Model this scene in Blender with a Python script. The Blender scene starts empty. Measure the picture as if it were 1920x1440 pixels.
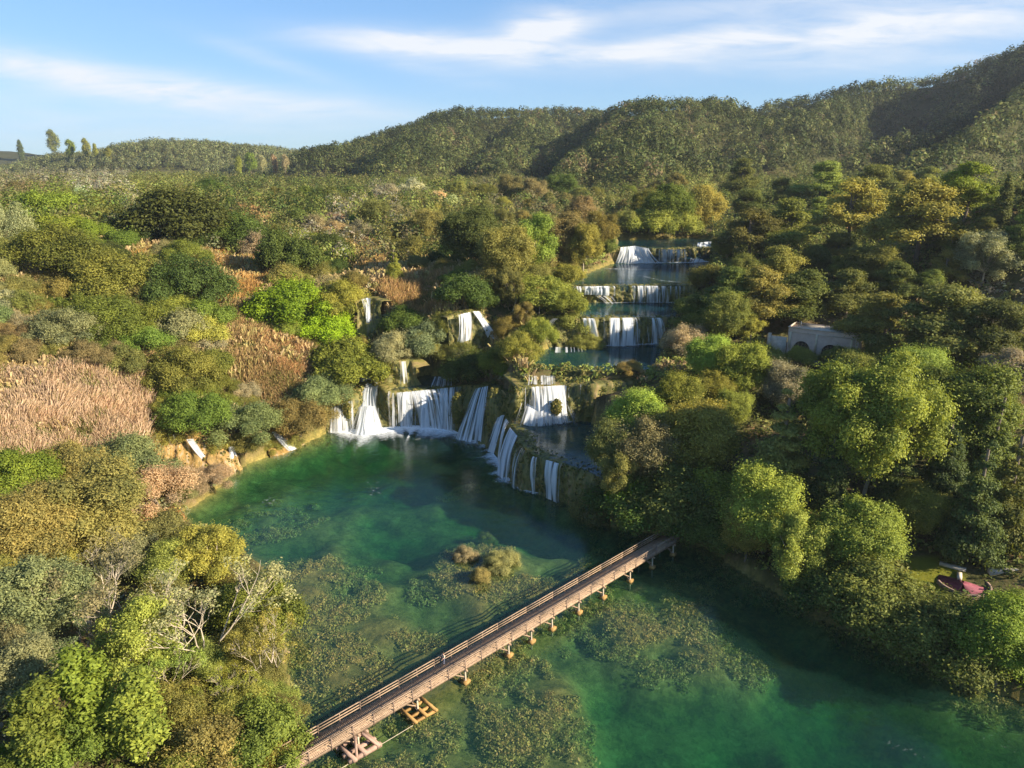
import bpy, math, random
import numpy as np
from mathutils import Vector, noise as mnoise
random.seed(7)
RNG = np.random.default_rng(11)
S = bpy.context.scene
COL = S.collection
PI = math.pi

# ------------------------------------------------------------------ camera model
F = 1371.0; HY = 310.0; CAMZ = 60.0
PITCH = math.atan((720 - HY) / F)
CP, SP = math.cos(PITCH), math.sin(PITCH)

def ray(px, py):
    a = (px - 960) / F; b = -(py - 720) / F
    return np.array([a, CP + b * SP, -SP + b * CP])

def P(px, py, z):
    """photo pixel on the horizontal plane z -> world point"""
    r = ray(px, py); t = (z - CAMZ) / r[2]
    return np.array([r[0] * t, r[1] * t, z])

def PD(px, py, D):
    r = ray(px, py); t = D / r[1]
    return np.array([r[0] * t, D, CAMZ + r[2] * t])

def project(x, y, z):
    d = y * CP + (CAMZ - z) * SP
    u = y * SP - (CAMZ - z) * CP
    return 960 + F * x / d, 720 - F * u / d, d

# ------------------------------------------------------------------ object helpers
def tag(o, label=None, cat=None, group=None, kind=None):
    if label: o['label'] = label
    if cat: o['category'] = cat
    if group: o['group'] = group
    if kind: o['kind'] = kind
    return o

def mesh_np(name, V, Fc, mat=None, point_attr=None, face_attr=None, uv=None, smooth=False):
    V = np.asarray(V, dtype=np.float32); Fc = np.asarray(Fc, dtype=np.int32)
    me = bpy.data.meshes.new(name)
    k = Fc.shape[1]
    me.vertices.add(len(V)); me.vertices.foreach_set('co', V.ravel())
    me.loops.add(Fc.size); me.loops.foreach_set('vertex_index', Fc.ravel())
    me.polygons.add(len(Fc)); me.polygons.foreach_set('loop_start', np.arange(0, Fc.size, k, dtype=np.int32))
    me.update(calc_edges=True)
    for n, (typ, data) in (point_attr or {}).items():
        a = me.attributes.new(n, typ, 'POINT')
        a.data.foreach_set('color' if typ == 'FLOAT_COLOR' else 'value', np.asarray(data, dtype=np.float32).ravel())
    for n, data in (face_attr or {}).items():
        a = me.attributes.new(n, 'FLOAT', 'FACE'); a.data.foreach_set('value', np.asarray(data, dtype=np.float32).ravel())
    if uv is not None:
        l = me.uv_layers.new(name='UVMap')
        l.data.foreach_set('uv', np.asarray(uv, dtype=np.float32)[Fc.ravel()].ravel())
    if smooth:
        me.polygons.foreach_set('use_smooth', np.ones(len(Fc), dtype=bool))
    if mat: me.materials.append(mat)
    return me

def obj(name, me, parent=None):
    o = bpy.data.objects.new(name, me); COL.objects.link(o)
    if parent is not None: o.parent = parent
    return o

def empty(name, loc=(0, 0, 0), rz=0.0):
    o = bpy.data.objects.new(name, None); COL.objects.link(o)
    o.location = loc; o.rotation_euler = (0, 0, rz); o.empty_display_size = 0.2
    return o

class MB:
    """collects boxes, bars and tubes into one mesh"""
    def __init__(s): s.V = []; s.F = []
    def box(s, c, size, rz=0.0):
        c = np.array(c, float); hx, hy, hz = [q / 2 for q in size]; n = len(s.V)
        ca, sa = math.cos(rz), math.sin(rz)
        for z in (-hz, hz):
            for x, y in ((-hx, -hy), (hx, -hy), (hx, hy), (-hx, hy)):
                s.V.append((c[0] + x * ca - y * sa, c[1] + x * sa + y * ca, c[2] + z))
        s.F += [(n, n + 3, n + 2, n + 1), (n + 4, n + 5, n + 6, n + 7), (n, n + 1, n + 5, n + 4), (n + 1, n + 2, n + 6, n + 5),
                (n + 2, n + 3, n + 7, n + 6), (n + 3, n, n + 4, n + 7)]
        return s
    def bar(s, a, b, w, h=None):
        """box section bar from a to b"""
        a = Vector(a); b = Vector(b); d = (b - a).normalized(); h = h or w
        up = Vector((0, 0, 1)) if abs(d.z) < .95 else Vector((0, 1, 0))
        r = d.cross(up).normalized() * w / 2; u = r.cross(d).normalized() * h / 2
        n = len(s.V)
        for p in (a, b):
            for q in (-r - u, r - u, r + u, -r + u): s.V.append(tuple(p + q))
        s.F += [(n, n + 1, n + 2, n + 3), (n + 7, n + 6, n + 5, n + 4), (n, n + 4, n + 5, n + 1), (n + 1, n + 5, n + 6, n + 2),
                (n + 2, n + 6, n + 7, n + 3), (n + 3, n + 7, n + 4, n)]
        return s
    def tube(s, pts, rads, k=6):
        n0 = len(s.V); pts = [Vector(p) for p in pts]
        for i, p in enumerate(pts):
            d = (pts[min(i + 1, len(pts) - 1)] - pts[max(i - 1, 0)]).normalized()
            up = Vector((0, 0, 1)) if abs(d.z) < .9 else Vector((1, 0, 0))
            r = d.cross(up).normalized(); u = r.cross(d)
            for j in range(k):
                a = 2 * PI * j / k
                s.V.append(tuple(p + (r * math.cos(a) + u * math.sin(a)) * rads[i]))
        for i in range(len(pts) - 1):
            for j in range(k):
                a = n0 + i * k + j; b = n0 + i * k + (j + 1) % k
                s.F.append((a, b, b + k, a + k))
        return s
    def mesh(s, name, mat, smooth=False):
        return mesh_np(name, s.V, s.F, mat, smooth=smooth)
    def build(s, name, mat, parent=None, smooth=False):
        return obj(name, s.mesh(name, mat, smooth), parent)

# ------------------------------------------------------------------ materials
def newmat(name):
    m = bpy.data.materials.new(name); m.use_nodes = True
    nt = m.node_tree; nt.nodes.clear()
    return m, nt, nt.nodes, nt.links
def N(nt, typ, **kw):
    n = nt.nodes.new(typ)
    for k, v in kw.items():
        if k.startswith('i_'):
            key = k[2:]; n.inputs[int(key) if key.isdigit() else key.replace('_', ' ')].default_value = v
        else: setattr(n, k, v)
    return n
def ramp(nt, stops, interp='LINEAR'):
    n = nt.nodes.new('ShaderNodeValToRGB'); cr = n.color_ramp; cr.interpolation = interp
    while len(cr.elements) < len(stops): cr.elements.new(.5)
    for e, (p, c) in zip(cr.elements, stops):
        e.position = p; e.color = (*c, 1) if len(c) == 3 else c
    return n
def mathn(nt, op, a, b=None, clamp=False):
    n = nt.nodes.new('ShaderNodeMath'); n.operation = op; n.use_clamp = clamp
    for i, v in enumerate((a, b)):
        if v is None: continue
        if isinstance(v, (int, float)): n.inputs[i].default_value = v
        else: nt.links.new(v, n.inputs[i])
    return n.outputs[0]
def mixc(nt, fac, a, b, typ='MIX'):
    n = nt.nodes.new('ShaderNodeMix'); n.data_type = 'RGBA'; n.blend_type = typ
    for s, v in ((n.inputs[0], fac), (n.inputs[6], a), (n.inputs[7], b)):
        if isinstance(v, (int, float)): s.default_value = v
        elif isinstance(v, tuple): s.default_value = (*v, 1)
        else: nt.links.new(v, s)
    return n.outputs[2]

def leaf_material():
    m, nt, nd, lk = newmat('foliage')
    oi = N(nt, 'ShaderNodeObjectInfo'); at = N(nt, 'ShaderNodeAttribute', attribute_name='tint')
    tc = N(nt, 'ShaderNodeTexCoord'); nz = N(nt, 'ShaderNodeTexNoise', i_Scale=5.0, i_Detail=2.0)
    lk.new(tc.outputs['Object'], nz.inputs['Vector'])
    k = mathn(nt, 'ADD', mathn(nt, 'MULTIPLY', at.outputs['Fac'], .9), mathn(nt, 'MULTIPLY', nz.outputs['Fac'], .5))
    dark = mixc(nt, 1.0, oi.outputs['Color'], (.48, .55, .50), 'MULTIPLY')
    lite = mixc(nt, 1.0, oi.outputs['Color'], (1.55, 1.42, 1.15), 'MULTIPLY')
    c = mixc(nt, mathn(nt, 'SUBTRACT', k, .2, True), dark, lite)
    bs = N(nt, 'ShaderNodeBsdfPrincipled', i_Roughness=.62); bs.inputs['Specular IOR Level'].default_value = .18
    tr = N(nt, 'ShaderNodeBsdfTranslucent'); mx = N(nt, "ShaderNodeMixShader", i_0=.34)
    out = N(nt, 'ShaderNodeOutputMaterial')
    lk.new(c, bs.inputs['Base Color']); lk.new(mixc(nt, 1.0, c, (1.25, 1.2, .7), 'MULTIPLY'), tr.inputs['Color'])
    lk.new(bs.outputs[0], mx.inputs[1]); lk.new(tr.outputs[0], mx.inputs[2]); lk.new(mx.outputs[0], out.inputs[0])
    return m
def stuff_leaf_material():
    m, nt, nd, lk = newmat('mixed_foliage')
    at = N(nt, 'ShaderNodeAttribute', attribute_name='col')
    bs = N(nt, 'ShaderNodeBsdfPrincipled', i_Roughness=.65); bs.inputs['Specular IOR Level'].default_value = .15
    tr = N(nt, 'ShaderNodeBsdfTranslucent'); mx = N(nt, 'ShaderNodeMixShader', i_0=.32)
    out = N(nt, 'ShaderNodeOutputMaterial')
    lk.new(at.outputs['Color'], bs.inputs['Base Color']); lk.new(at.outputs['Color'], tr.inputs['Color'])
    lk.new(bs.outputs[0], mx.inputs[1]); lk.new(tr.outputs[0], mx.inputs[2]); lk.new(mx.outputs[0], out.inputs[0])
    return m
def simple(name, c1, c2, scale=3.0, rough=.8, stretch=(1, 1, 1), bump=.3, detail=5.0, spec=.3, coords='Object'):
    m, nt, nd, lk = newmat(name)
    tc = N(nt, 'ShaderNodeTexCoord'); mp = N(nt, 'ShaderNodeMapping'); mp.inputs['Scale'].default_value = stretch
    nz = N(nt, 'ShaderNodeTexNoise', i_Scale=scale, i_Detail=detail, i_Roughness=.65)
    lk.new(tc.outputs[coords], mp.inputs[0]); lk.new(mp.outputs[0], nz.inputs['Vector'])
    rp = ramp(nt, [(.3, c1), (.7, c2)]); lk.new(nz.outputs['Fac'], rp.inputs[0])
    bs = N(nt, 'ShaderNodeBsdfPrincipled', i_Roughness=rough); bs.inputs['Specular IOR Level'].default_value = spec
    bp = N(nt, 'ShaderNodeBump', i_Strength=bump, i_Distance=.1); lk.new(nz.outputs['Fac'], bp.inputs['Height'])
    lk.new(bp.outputs[0], bs.inputs['Normal']); lk.new(rp.outputs[0], bs.inputs['Base Color'])
    out = N(nt, 'ShaderNodeOutputMaterial'); lk.new(bs.outputs[0], out.inputs[0])
    return m

def rock_material(name, stops, streak=True):
    """mossy tufa: vertical streaks of moss, travertine and wet dark rock"""
    m, nt, nd, lk = newmat(name)
    tc = N(nt, 'ShaderNodeTexCoord')
    uvm = N(nt, 'ShaderNodeMapping'); uvm.inputs['Scale'].default_value = (1.1, .12, 1)
    lk.new(tc.outputs['UV'], uvm.inputs[0])
    n1 = N(nt, 'ShaderNodeTexNoise', i_Scale=1.0, i_Detail=6.0, i_Roughness=.7); lk.new(uvm.outputs[0], n1.inputs['Vector'])
    n2 = N(nt, 'ShaderNodeTexNoise', i_Scale=.8, i_Detail=6.0, i_Roughness=.7); lk.new(tc.outputs['Object'], n2.inputs['Vector'])
    k = mathn(nt, 'ADD', mathn(nt, 'MULTIPLY', n1.outputs['Fac'], .65), mathn(nt, 'MULTIPLY', n2.outputs['Fac'], .35))
    rp = ramp(nt, stops); lk.new(k, rp.inputs[0])
    bs = N(nt, 'ShaderNodeBsdfPrincipled', i_Roughness=.7)
    bp = N(nt, 'ShaderNodeBump', i_Strength=.7, i_Distance=.4); lk.new(k, bp.inputs['Height'])
    lk.new(bp.outputs[0], bs.inputs['Normal']); lk.new(rp.outputs[0], bs.inputs['Base Color'])
    out = N(nt, 'ShaderNodeOutputMaterial'); lk.new(bs.outputs[0], out.inputs[0])
    return m

def whitewater_material():
    """falling water: opaque white strands with gaps; the object's colour red channel sets how much it covers"""
    m, nt, nd, lk = newmat('white_water')
    tc = N(nt, 'ShaderNodeTexCoord'); oi = N(nt, 'ShaderNodeObjectInfo')
    mp = N(nt, 'ShaderNodeMapping'); mp.inputs['Scale'].default_value = (1.5, .07, 1)
    lk.new(tc.outputs['UV'], mp.inputs[0])
    ov = N(nt, 'ShaderNodeVectorMath', operation='ADD'); lk.new(mp.outputs[0], ov.inputs[0])
    lk.new(oi.outputs['Random'], ov.inputs[1])
    nz = N(nt, 'ShaderNodeTexNoise', i_Scale=1.0, i_Detail=5.0, i_Roughness=.6, i_Distortion=.25); lk.new(ov.outputs[0], nz.inputs['Vector'])
    mp2 = N(nt, 'ShaderNodeMapping'); mp2.inputs['Scale'].default_value = (.38, .05, 1)
    lk.new(tc.outputs['UV'], mp2.inputs[0])
    n2 = N(nt, 'ShaderNodeTexNoise', i_Scale=1.0, i_Detail=2.0); lk.new(mp2.outputs[0], n2.inputs['Vector'])
    sep = N(nt, 'ShaderNodeSeparateColor'); lk.new(oi.outputs['Color'], sep.inputs[0])
    fade = N(nt, 'ShaderNodeAttribute', attribute_name='fade')
    k = mathn(nt, 'ADD', mathn(nt, 'MULTIPLY', nz.outputs['Fac'], .62), mathn(nt, 'MULTIPLY', n2.outputs['Fac'], .38))
    k = mathn(nt, 'ADD', mathn(nt, 'MULTIPLY', mathn(nt, 'SUBTRACT', k, .5), 2.3), sep.outputs[0])
    k = mathn(nt, 'ADD', k, mathn(nt, 'SUBTRACT', fade.outputs['Fac'], 1.0))
    a = mathn(nt, 'MULTIPLY', mathn(nt, 'SUBTRACT', k, .42), 3.6, True)
    df = N(nt, 'ShaderNodeBsdfDiffuse'); df.inputs['Color'].default_value = (.82, .84, .85, 1)
    wc = ramp(nt, [(.36, (.40, .46, .50)), (.54, (.90, .91, .91))]); lk.new(nz.outputs['Fac'], wc.inputs[0]); lk.new(wc.outputs[0], df.inputs['Color'])
    tl = N(nt, 'ShaderNodeBsdfTranslucent'); tl.inputs['Color'].default_value = (.8, .83, .85, 1)
    mx = N(nt, 'ShaderNodeMixShader', i_0=.35); lk.new(df.outputs[0], mx.inputs[1]); lk.new(tl.outputs[0], mx.inputs[2])
    tp = N(nt, 'ShaderNodeBsdfTransparent'); mo = N(nt, 'ShaderNodeMixShader')
    lk.new(a, mo.inputs[0]); lk.new(tp.outputs[0], mo.inputs[1]); lk.new(mx.outputs[0], mo.inputs[2])
    out = N(nt, 'ShaderNodeOutputMaterial'); lk.new(mo.outputs[0], out.inputs[0])
    return m
def foam_material():
    m, nt, nd, lk = newmat('foam')
    tc = N(nt, 'ShaderNodeTexCoord')
    mp = N(nt, 'ShaderNodeMapping'); mp.inputs['Scale'].default_value = (1.1, 1.6, 1.1); lk.new(tc.outputs['Object'], mp.inputs[0])
    nz = N(nt, 'ShaderNodeTexNoise', i_Scale=1.0, i_Detail=7.0, i_Roughness=.72, i_Distortion=.5); lk.new(mp.outputs[0], nz.inputs['Vector'])
    fade = N(nt, 'ShaderNodeAttribute', attribute_name='fade')
    k = mathn(nt, 'ADD', nz.outputs['Fac'], mathn(nt, 'SUBTRACT', fade.outputs['Fac'], .5))
    a = mathn(nt, 'MULTIPLY', mathn(nt, 'SUBTRACT', k, .38), 1.7, True)
    df = N(nt, 'ShaderNodeBsdfDiffuse'); df.inputs['Color'].default_value = (.8, .83, .83, 1)
    tp = N(nt, 'ShaderNodeBsdfTransparent'); mo = N(nt, 'ShaderNodeMixShader')
    lk.new(a, mo.inputs[0]); lk.new(tp.outputs[0], mo.inputs[1]); lk.new(df.outputs[0], mo.inputs[2])
    out = N(nt, 'ShaderNodeOutputMaterial'); lk.new(mo.outputs[0], out.inputs[0])
    return m
def water_material(nm='river_water', dens=.23, dcol=(.014, .050, .036), mixd=.28):
    m, nt, nd, lk = newmat(nm)
    tc = N(nt, 'ShaderNodeTexCoord')
    mp = N(nt, 'ShaderNodeMapping'); mp.inputs['Scale'].default_value = (.35, .9, 1); mp.inputs['Rotation'].default_value = (0, 0, .6)
    lk.new(tc.outputs['Object'], mp.inputs[0])
    nz = N(nt, 'ShaderNodeTexNoise', i_Scale=.9, i_Detail=5.0, i_Roughness=.6, i_Distortion=.4); lk.new(mp.outputs[0], nz.inputs['Vector'])
    bp = N(nt, 'ShaderNodeBump', i_Strength=.22, i_Distance=.25); lk.new(nz.outputs['Fac'], bp.inputs['Height'])
    fr = N(nt, 'ShaderNodeFresnel', i_IOR=1.33); lk.new(bp.outputs[0], fr.inputs['Normal'])
    gl = N(nt, 'ShaderNodeBsdfGlossy', i_Roughness=.10); gl.inputs['Color'].default_value = (.75, .8, .85, 1); lk.new(bp.outputs[0], gl.inputs['Normal'])
    tp = N(nt, 'ShaderNodeBsdfTransparent'); tp.inputs['Color'].default_value = (.93, .97, .95, 1)
    df = N(nt, 'ShaderNodeBsdfDiffuse'); df.inputs['Color'].default_value = (*dcol, 1)
    m1 = N(nt, 'ShaderNodeMixShader', i_0=mixd); lk.new(tp.outputs[0], m1.inputs[1]); lk.new(df.outputs[0], m1.inputs[2])
    geo = N(nt, 'ShaderNodeNewGeometry'); fb = mathn(nt, 'MULTIPLY', fr.outputs[0], mathn(nt, 'SUBTRACT', 1.0, geo.outputs['Backfacing']))
    m2 = N(nt, 'ShaderNodeMixShader'); lk.new(fb, m2.inputs[0]); lk.new(m1.outputs[0], m2.inputs[1]); lk.new(gl.outputs[0], m2.inputs[2])
    va = N(nt, 'ShaderNodeVolumeAbsorption', i_Density=dens); va.inputs['Color'].default_value = (.20, .74, .63, 1)
    out = N(nt, 'ShaderNodeOutputMaterial'); lk.new(m2.outputs[0], out.inputs['Surface']); lk.new(va.outputs[0], out.inputs['Volume'])
    return m
def ground_material():
    m, nt, nd, lk = newmat('ground_soil_and_bed')
    tc = N(nt, 'ShaderNodeTexCoord'); wet = N(nt, 'ShaderNodeAttribute', attribute_name='wet'); lawn = N(nt, 'ShaderNodeAttribute', attribute_name='lawn'); hl = N(nt, 'ShaderNodeAttribute', attribute_name='wood')
    n1 = N(nt, 'ShaderNodeTexNoise', i_Scale=.12, i_Detail=6.0, i_Roughness=.65); lk.new(tc.outputs['Object'], n1.inputs['Vector'])
    n2 = N(nt, 'ShaderNodeTexNoise', i_Scale=1.1, i_Detail=6.0, i_Roughness=.7); lk.new(tc.outputs['Object'], n2.inputs['Vector'])
    k = mathn(nt, 'ADD', mathn(nt, 'MULTIPLY', n1.outputs['Fac'], .6), mathn(nt, 'MULTIPLY', n2.outputs['Fac'], .4))
    land = ramp(nt, [(.30, (.045, .05, .018)), (.46, (.085, .085, .028)), (.55, (.15, .11, .05)), (.68, (.28, .19, .10))]); lk.new(k, land.inputs[0])
    n3 = N(nt, 'ShaderNodeTexNoise', i_Scale=.22, i_Detail=5.0, i_Roughness=.65, i_Distortion=.5); lk.new(tc.outputs['Object'], n3.inputs['Vector'])
    n4 = N(nt, 'ShaderNodeTexNoise', i_Scale=1.6, i_Detail=6.0, i_Roughness=.75, i_Distortion=.6); lk.new(tc.outputs['Object'], n4.inputs['Vector'])
    vo = N(nt, 'ShaderNodeTexVoronoi', i_Scale=.55); lk.new(tc.outputs['Object'], vo.inputs['Vector'])
    kb = mathn(nt, 'ADD', mathn(nt, 'MULTIPLY', n3.outputs['Fac'], .45), mathn(nt, 'MULTIPLY', n4.outputs['Fac'], .5))
    kb = mathn(nt, 'ADD', kb, mathn(nt, 'MULTIPLY', mathn(nt, 'SUBTRACT', .6, vo.outputs['Distance']), .12))
    bed = ramp(nt, [(.30, (.05, .06, .022)), (.42, (.14, .125, .035)), (.53, (.28, .22, .06)), (.66, (.46, .36, .12))]); lk.new(kb, bed.inputs[0])
    c = mixc(nt, mathn(nt, 'MULTIPLY', hl.outputs['Fac'], .8), land.outputs[0], (.045, .05, .018)); c = mixc(nt, wet.outputs['Fac'], c, bed.outputs[0])
    c = mixc(nt, lawn.outputs['Fac'], c, mixc(nt, n2.outputs['Fac'], (.10, .13, .015), (.22, .19, .02)))
    bs = N(nt, 'ShaderNodeBsdfPrincipled', i_Roughness=.9); bs.inputs['Specular IOR Level'].default_value = .1
    bp = N(nt, 'ShaderNodeBump', i_Strength=.6, i_Distance=.5); lk.new(mathn(nt, 'ADD', k, kb), bp.inputs['Height'])
    lk.new(c, bs.inputs['Base Color']); lk.new(bp.outputs[0], bs.inputs['Normal'])
    out = N(nt, 'ShaderNodeOutputMaterial'); lk.new(bs.outputs[0], out.inputs[0])
    return m
def wood_material(name, c1, c2):
    return simple(name, c1, c2, scale=2.5, stretch=(1, 1, 1), rough=.85, bump=.2)

M = dict(
    leaf=leaf_material(), stuff=stuff_leaf_material(), ground=ground_material(), water=water_material(), pool=water_material('pool_water', .5, (.016, .060, .085), .42),
    fall=whitewater_material(), foam=foam_material(),
    bark=simple('bark', (.10, .075, .05), (.24, .19, .14), 6, stretch=(3, 3, .6)),
    palebark=simple('pale_bark', (.34, .28, .20), (.56, .47, .35), 5, stretch=(3, 3, .6)),
    twig=simple('grey_twigs', (.26, .20, .14), (.44, .36, .27), 5),
    ledge=rock_material('mossy_tufa', [(.28, (.02, .02, .014)), (.42, (.05, .055, .015)), (.50, (.15, .14, .025)), (.58, (.24, .17, .06)), (.66, (.10, .08, .035)), (.78, (.035, .03, .02))]),
    ochre=rock_material('ochre_travertine', [(.30, (.04, .035, .018)), (.42, (.17, .115, .03)), (.52, (.34, .20, .05)), (.60, (.36, .28, .18)), (.70, (.12, .085, .045))]),
    wood=wood_material('weathered_timber', (.22, .145, .09), (.44, .31, .20)),
    wood2=wood_material('dark_timber', (.17, .115, .085), (.30, .21, .16)),
    post=wood_material('pale_post', (.36, .29, .20), (.54, .46, .33)),
    rust=simple('ochre_stained_timber', (.26, .15, .05), (.42, .25, .08), 3),
    pinkstone=simple('pink_concrete', (.26, .16, .11), (.42, .28, .21), 2),
    plaster=simple('pink_grey_plaster', (.50, .37, .29), (.65, .52, .42), .8, bump=.1),
    cream=simple('cream_render', (.55, .47, .32), (.70, .62, .45), 1.5, bump=.1),
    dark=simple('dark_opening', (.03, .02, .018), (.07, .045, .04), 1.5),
    stone=simple('pale_stone', (.42, .36, .28), (.66, .58, .47), 1.2),
    maroon=simple('maroon_floor', (.13, .03, .045), (.24, .07, .09), 1.5),
    metal=simple('grey_metal', (.35, .35, .34), (.5, .5, .48), 3),
    limestone=simple('white_limestone', (.45, .42, .37), (.72, .68, .6), .6),
)
# ------------------------------------------------------------------ pools (plan outlines, metres) and ledges
def PX(pts, z): return np.array([P(x, y, z)[:2] for x, y in pts])
LOWER = np.vstack([PX([(560, 1400), (548, 1330), (535, 1250), (520, 1100), (465, 1045), (400, 1012), (350, 985), (338, 962), (398, 925), (430, 890), (465, 868),
                       (515, 853), (560, 836), (608, 812), (660, 803), (700, 797), (760, 793), (840, 797), (880, 814), (915, 832), (938, 858), (955, 893), (975, 915),
                       (1010, 925), (1060, 942), (1110, 968), (1150, 985), (1240, 1000), (1335, 1030), (1400, 1075), (1540, 1160), (1700, 1222), (1790, 1275), (1920, 1312)], 0),
                   np.array([(75, 62), (130, 30), (130, 8), (-45, 8), (-32, 40)])])
POOL_A = PX([(985, 696), (1060, 692), (1088, 698), (1160, 700), (1235, 695), (1262, 655), (1225, 643), (1140, 645), (1095, 650), (1030, 650), (992, 668), (978, 690)], 15.5)
POOL_B = PX([(1085, 594), (1140, 594), (1262, 594), (1295, 582), (1300, 567), (1180, 567), (1100, 567), (1085, 578)], 22.5)
POOL_C = PX([(1066, 536), (1180, 535), (1300, 535), (1330, 520), (1340, 492), (1220, 491), (1155, 491), (1125, 502), (1080, 520)], 27.3)
POOL_D = PX([(1150, 463), (1220, 464), (1345, 464), (1350, 452), (1300, 446), (1160, 450)], 32.5)
SHELF = PX([(978, 789), (1060, 789), (1095, 789), (1140, 800), (1155, 850), (1135, 900), (1100, 882), (1070, 872), (1035, 860), (1010, 853), (990, 838), (980, 822), (972, 805), (962, 790), (955, 780)], 6.9)
STEP = PX([(724, 734), (800, 729), (866, 723), (884, 708), (800, 702), (745, 714)], 8.0)
POOLS = [(LOWER, 0.0), (POOL_A, 15.5), (POOL_B, 22.5), (POOL_C, 27.3), (POOL_D, 32.5), (SHELF, 6.9), (STEP, 8.0)]

LEDGES = [  # label, top [(px,py,z)], bottom, z of the water below, material
    ('long mossy tufa ledge carrying the lowest curtain of falls above the green pool',
     [(606, 772, 4.4), (622, 764, 5.2), (660, 750, 6.6), (690, 712, 9.4), (712, 722, 9.0), (725, 736, 7.95), (760, 733, 7.95), (800, 729, 7.95), (840, 726, 8.1), (868, 722, 8.6), (895, 722, 9.6), (918, 722, 10.2), (940, 736, 10.0), (960, 745, 9.6)],
     [(606, 810), (622, 809), (660, 805), (690, 803), (712, 801), (725, 799), (760, 796), (800, 797), (840, 803), (868, 815), (885, 824), (900, 832), (915, 840), (926, 846)], 0.0, 'ledge'),
    ('dark shaded tufa shelf edge slanting down to the right bank under thin falls',
     [(946, 776, 7.2), (955, 790, 6.9), (967, 808, 6.9), (976, 826, 6.9), (987, 842, 6.9), (1007, 855, 6.9), (1035, 862, 6.9), (1070, 874, 6.8), (1100, 884, 6.8), (1140, 900, 6.8)],
     [(926, 838), (936, 856), (948, 890), (958, 903), (970, 915), (1005, 924), (1035, 934), (1070, 945), (1100, 966), (1145, 985)], 0.0, 'ledge'),
    ('brown tufa step under the broad second cascade with a dark rock in it',
     [(950, 742, 12.0), (965, 732, 13.8), (978, 726, 14.2), (1010, 723, 14.3), (1060, 721, 14.4), (1085, 722, 14.8), (1110, 722, 15.2), (1150, 718, 15.4), (1200, 714, 15.4)],
     [(940, 776), (955, 786), (975, 791), (1010, 791), (1060, 791), (1085, 789), (1115, 790), (1150, 792), (1200, 790)], 6.9, 'ledge'),
    ('dark tufa wall under the third tier of falls between two blue pools',
     [(1005, 600, 22.0), (1020, 592, 22.4), (1060, 594, 22.45), (1095, 595, 22.45), (1140, 595, 22.45), (1200, 595, 22.45), (1250, 595, 22.45), (1290, 597, 22.5)],
     [(1005, 650), (1020, 650), (1060, 651), (1095, 651), (1140, 647), (1200, 645), (1250, 644), (1290, 646)], 15.5, 'ledge'),
    ('low dark tufa bar under the fourth tier of thin white falls',
     [(1062, 536, 27.3), (1100, 536, 27.3), (1160, 535, 27.3), (1220, 535, 27.3), (1280, 535, 27.3), (1310, 537, 27.3)],
     [(1062, 566), (1100, 567), (1160, 567), (1220, 567), (1280, 567), (1310, 567)], 22.5, 'ledge'),
    ('farthest tufa bar under the bright top cascade of the stairway',
     [(1148, 464, 32.5), (1180, 463, 32.5), (1220, 465, 32.3), (1260, 466, 32.3), (1300, 464, 32.5), (1345, 464, 32.5)],
     [(1148, 490), (1180, 490), (1220, 491), (1260, 491), (1300, 491), (1345, 491)], 27.3, 'ledge'),
    ('pale tan tufa slope under the twin white cascades among shrubs',
     [(838, 596, 22.8), (855, 588, 23.6), (880, 582, 24.2), (905, 592, 23.0), (925, 612, 20.0), (940, 630, 17.6)],
     [(842, 648), (858, 648), (880, 646), (908, 643), (922, 642), (940, 641)], 16.0, 'ledge'),
    ('small grey tufa face behind the white fall high in the left scrub',
     [(664, 566, 24.4), (680, 558, 25.2), (700, 558, 25.2), (716, 566, 24.6)],
     [(664, 618), (680, 620), (700, 620), (718, 616)], 17.6, 'ledge'),
    ('ochre tufa wedge beside the small fall just above the low curtain',
     [(724, 684, 12.8), (740, 676, 14.0), (768, 674, 14.0), (782, 690, 12.4)],
     [(718, 726), (738, 724), (774, 724), (790, 722)], 8.0, 'ledge'),
    ('orange travertine face with wet streaks low on the left bank',
     [(284, 812, 8.6), (300, 803, 9.2), (332, 802, 8.7), (356, 818, 7.0), (385, 824, 6.2), (412, 842, 4.4), (445, 852, 2.8)],
     [(296, 900), (312, 906), (345, 908), (372, 905), (395, 898), (425, 888), (455, 878)], 0.1, 'ochre'),
    ('small mossy rock chute at the left end of the pool shore',
     [(490, 818, 3.2), (505, 808, 3.7), (528, 804, 3.9), (548, 816, 3.0)],
     [(505, 856), (525, 853), (552, 842), (572, 832)], 0.0, 'ochre'),
]

def resample(poly, n):
    poly = np.asarray(poly, float); d = np.r_[0, np.cumsum(np.linalg.norm(np.diff(poly, axis=0), axis=1))]
    s = np.linspace(0, d[-1], n)
    return np.stack([np.interp(s, d, poly[:, k]) for k in range(poly.shape[1])], 1)
def w3(pts): return np.array([P(*p) for p in pts])
def forward_dirs(T):
    t = np.gradient(T[:, :2], axis=0); t /= np.linalg.norm(t, axis=1)[:, None] + 1e-9
    n = np.stack([t[:, 1], -t[:, 0]], 1)
    s = np.sign((n * -T[:, :2]).sum(1)); s[s == 0] = 1
    n *= s[:, None]
    k = np.ones(5) / 5
    if len(n) > 5:
        n = np.stack([np.convolve(np.pad(n[:, q], 2, 'edge'), k, 'valid') for q in (0, 1)], 1)
    return n / (np.linalg.norm(n, axis=1)[:, None] + 1e-9)
def pip(poly, x, y):
    inside = np.zeros(x.shape, bool); n = len(poly); j = n - 1
    for i in range(n):
        xi, yi = poly[i]; xj, yj = poly[j]
        c = ((yi > y) != (yj > y)) & (x < (xj - xi) * (y - yi) / (yj - yi + 1e-12) + xi)
        inside ^= c; j = i
    return inside
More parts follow.
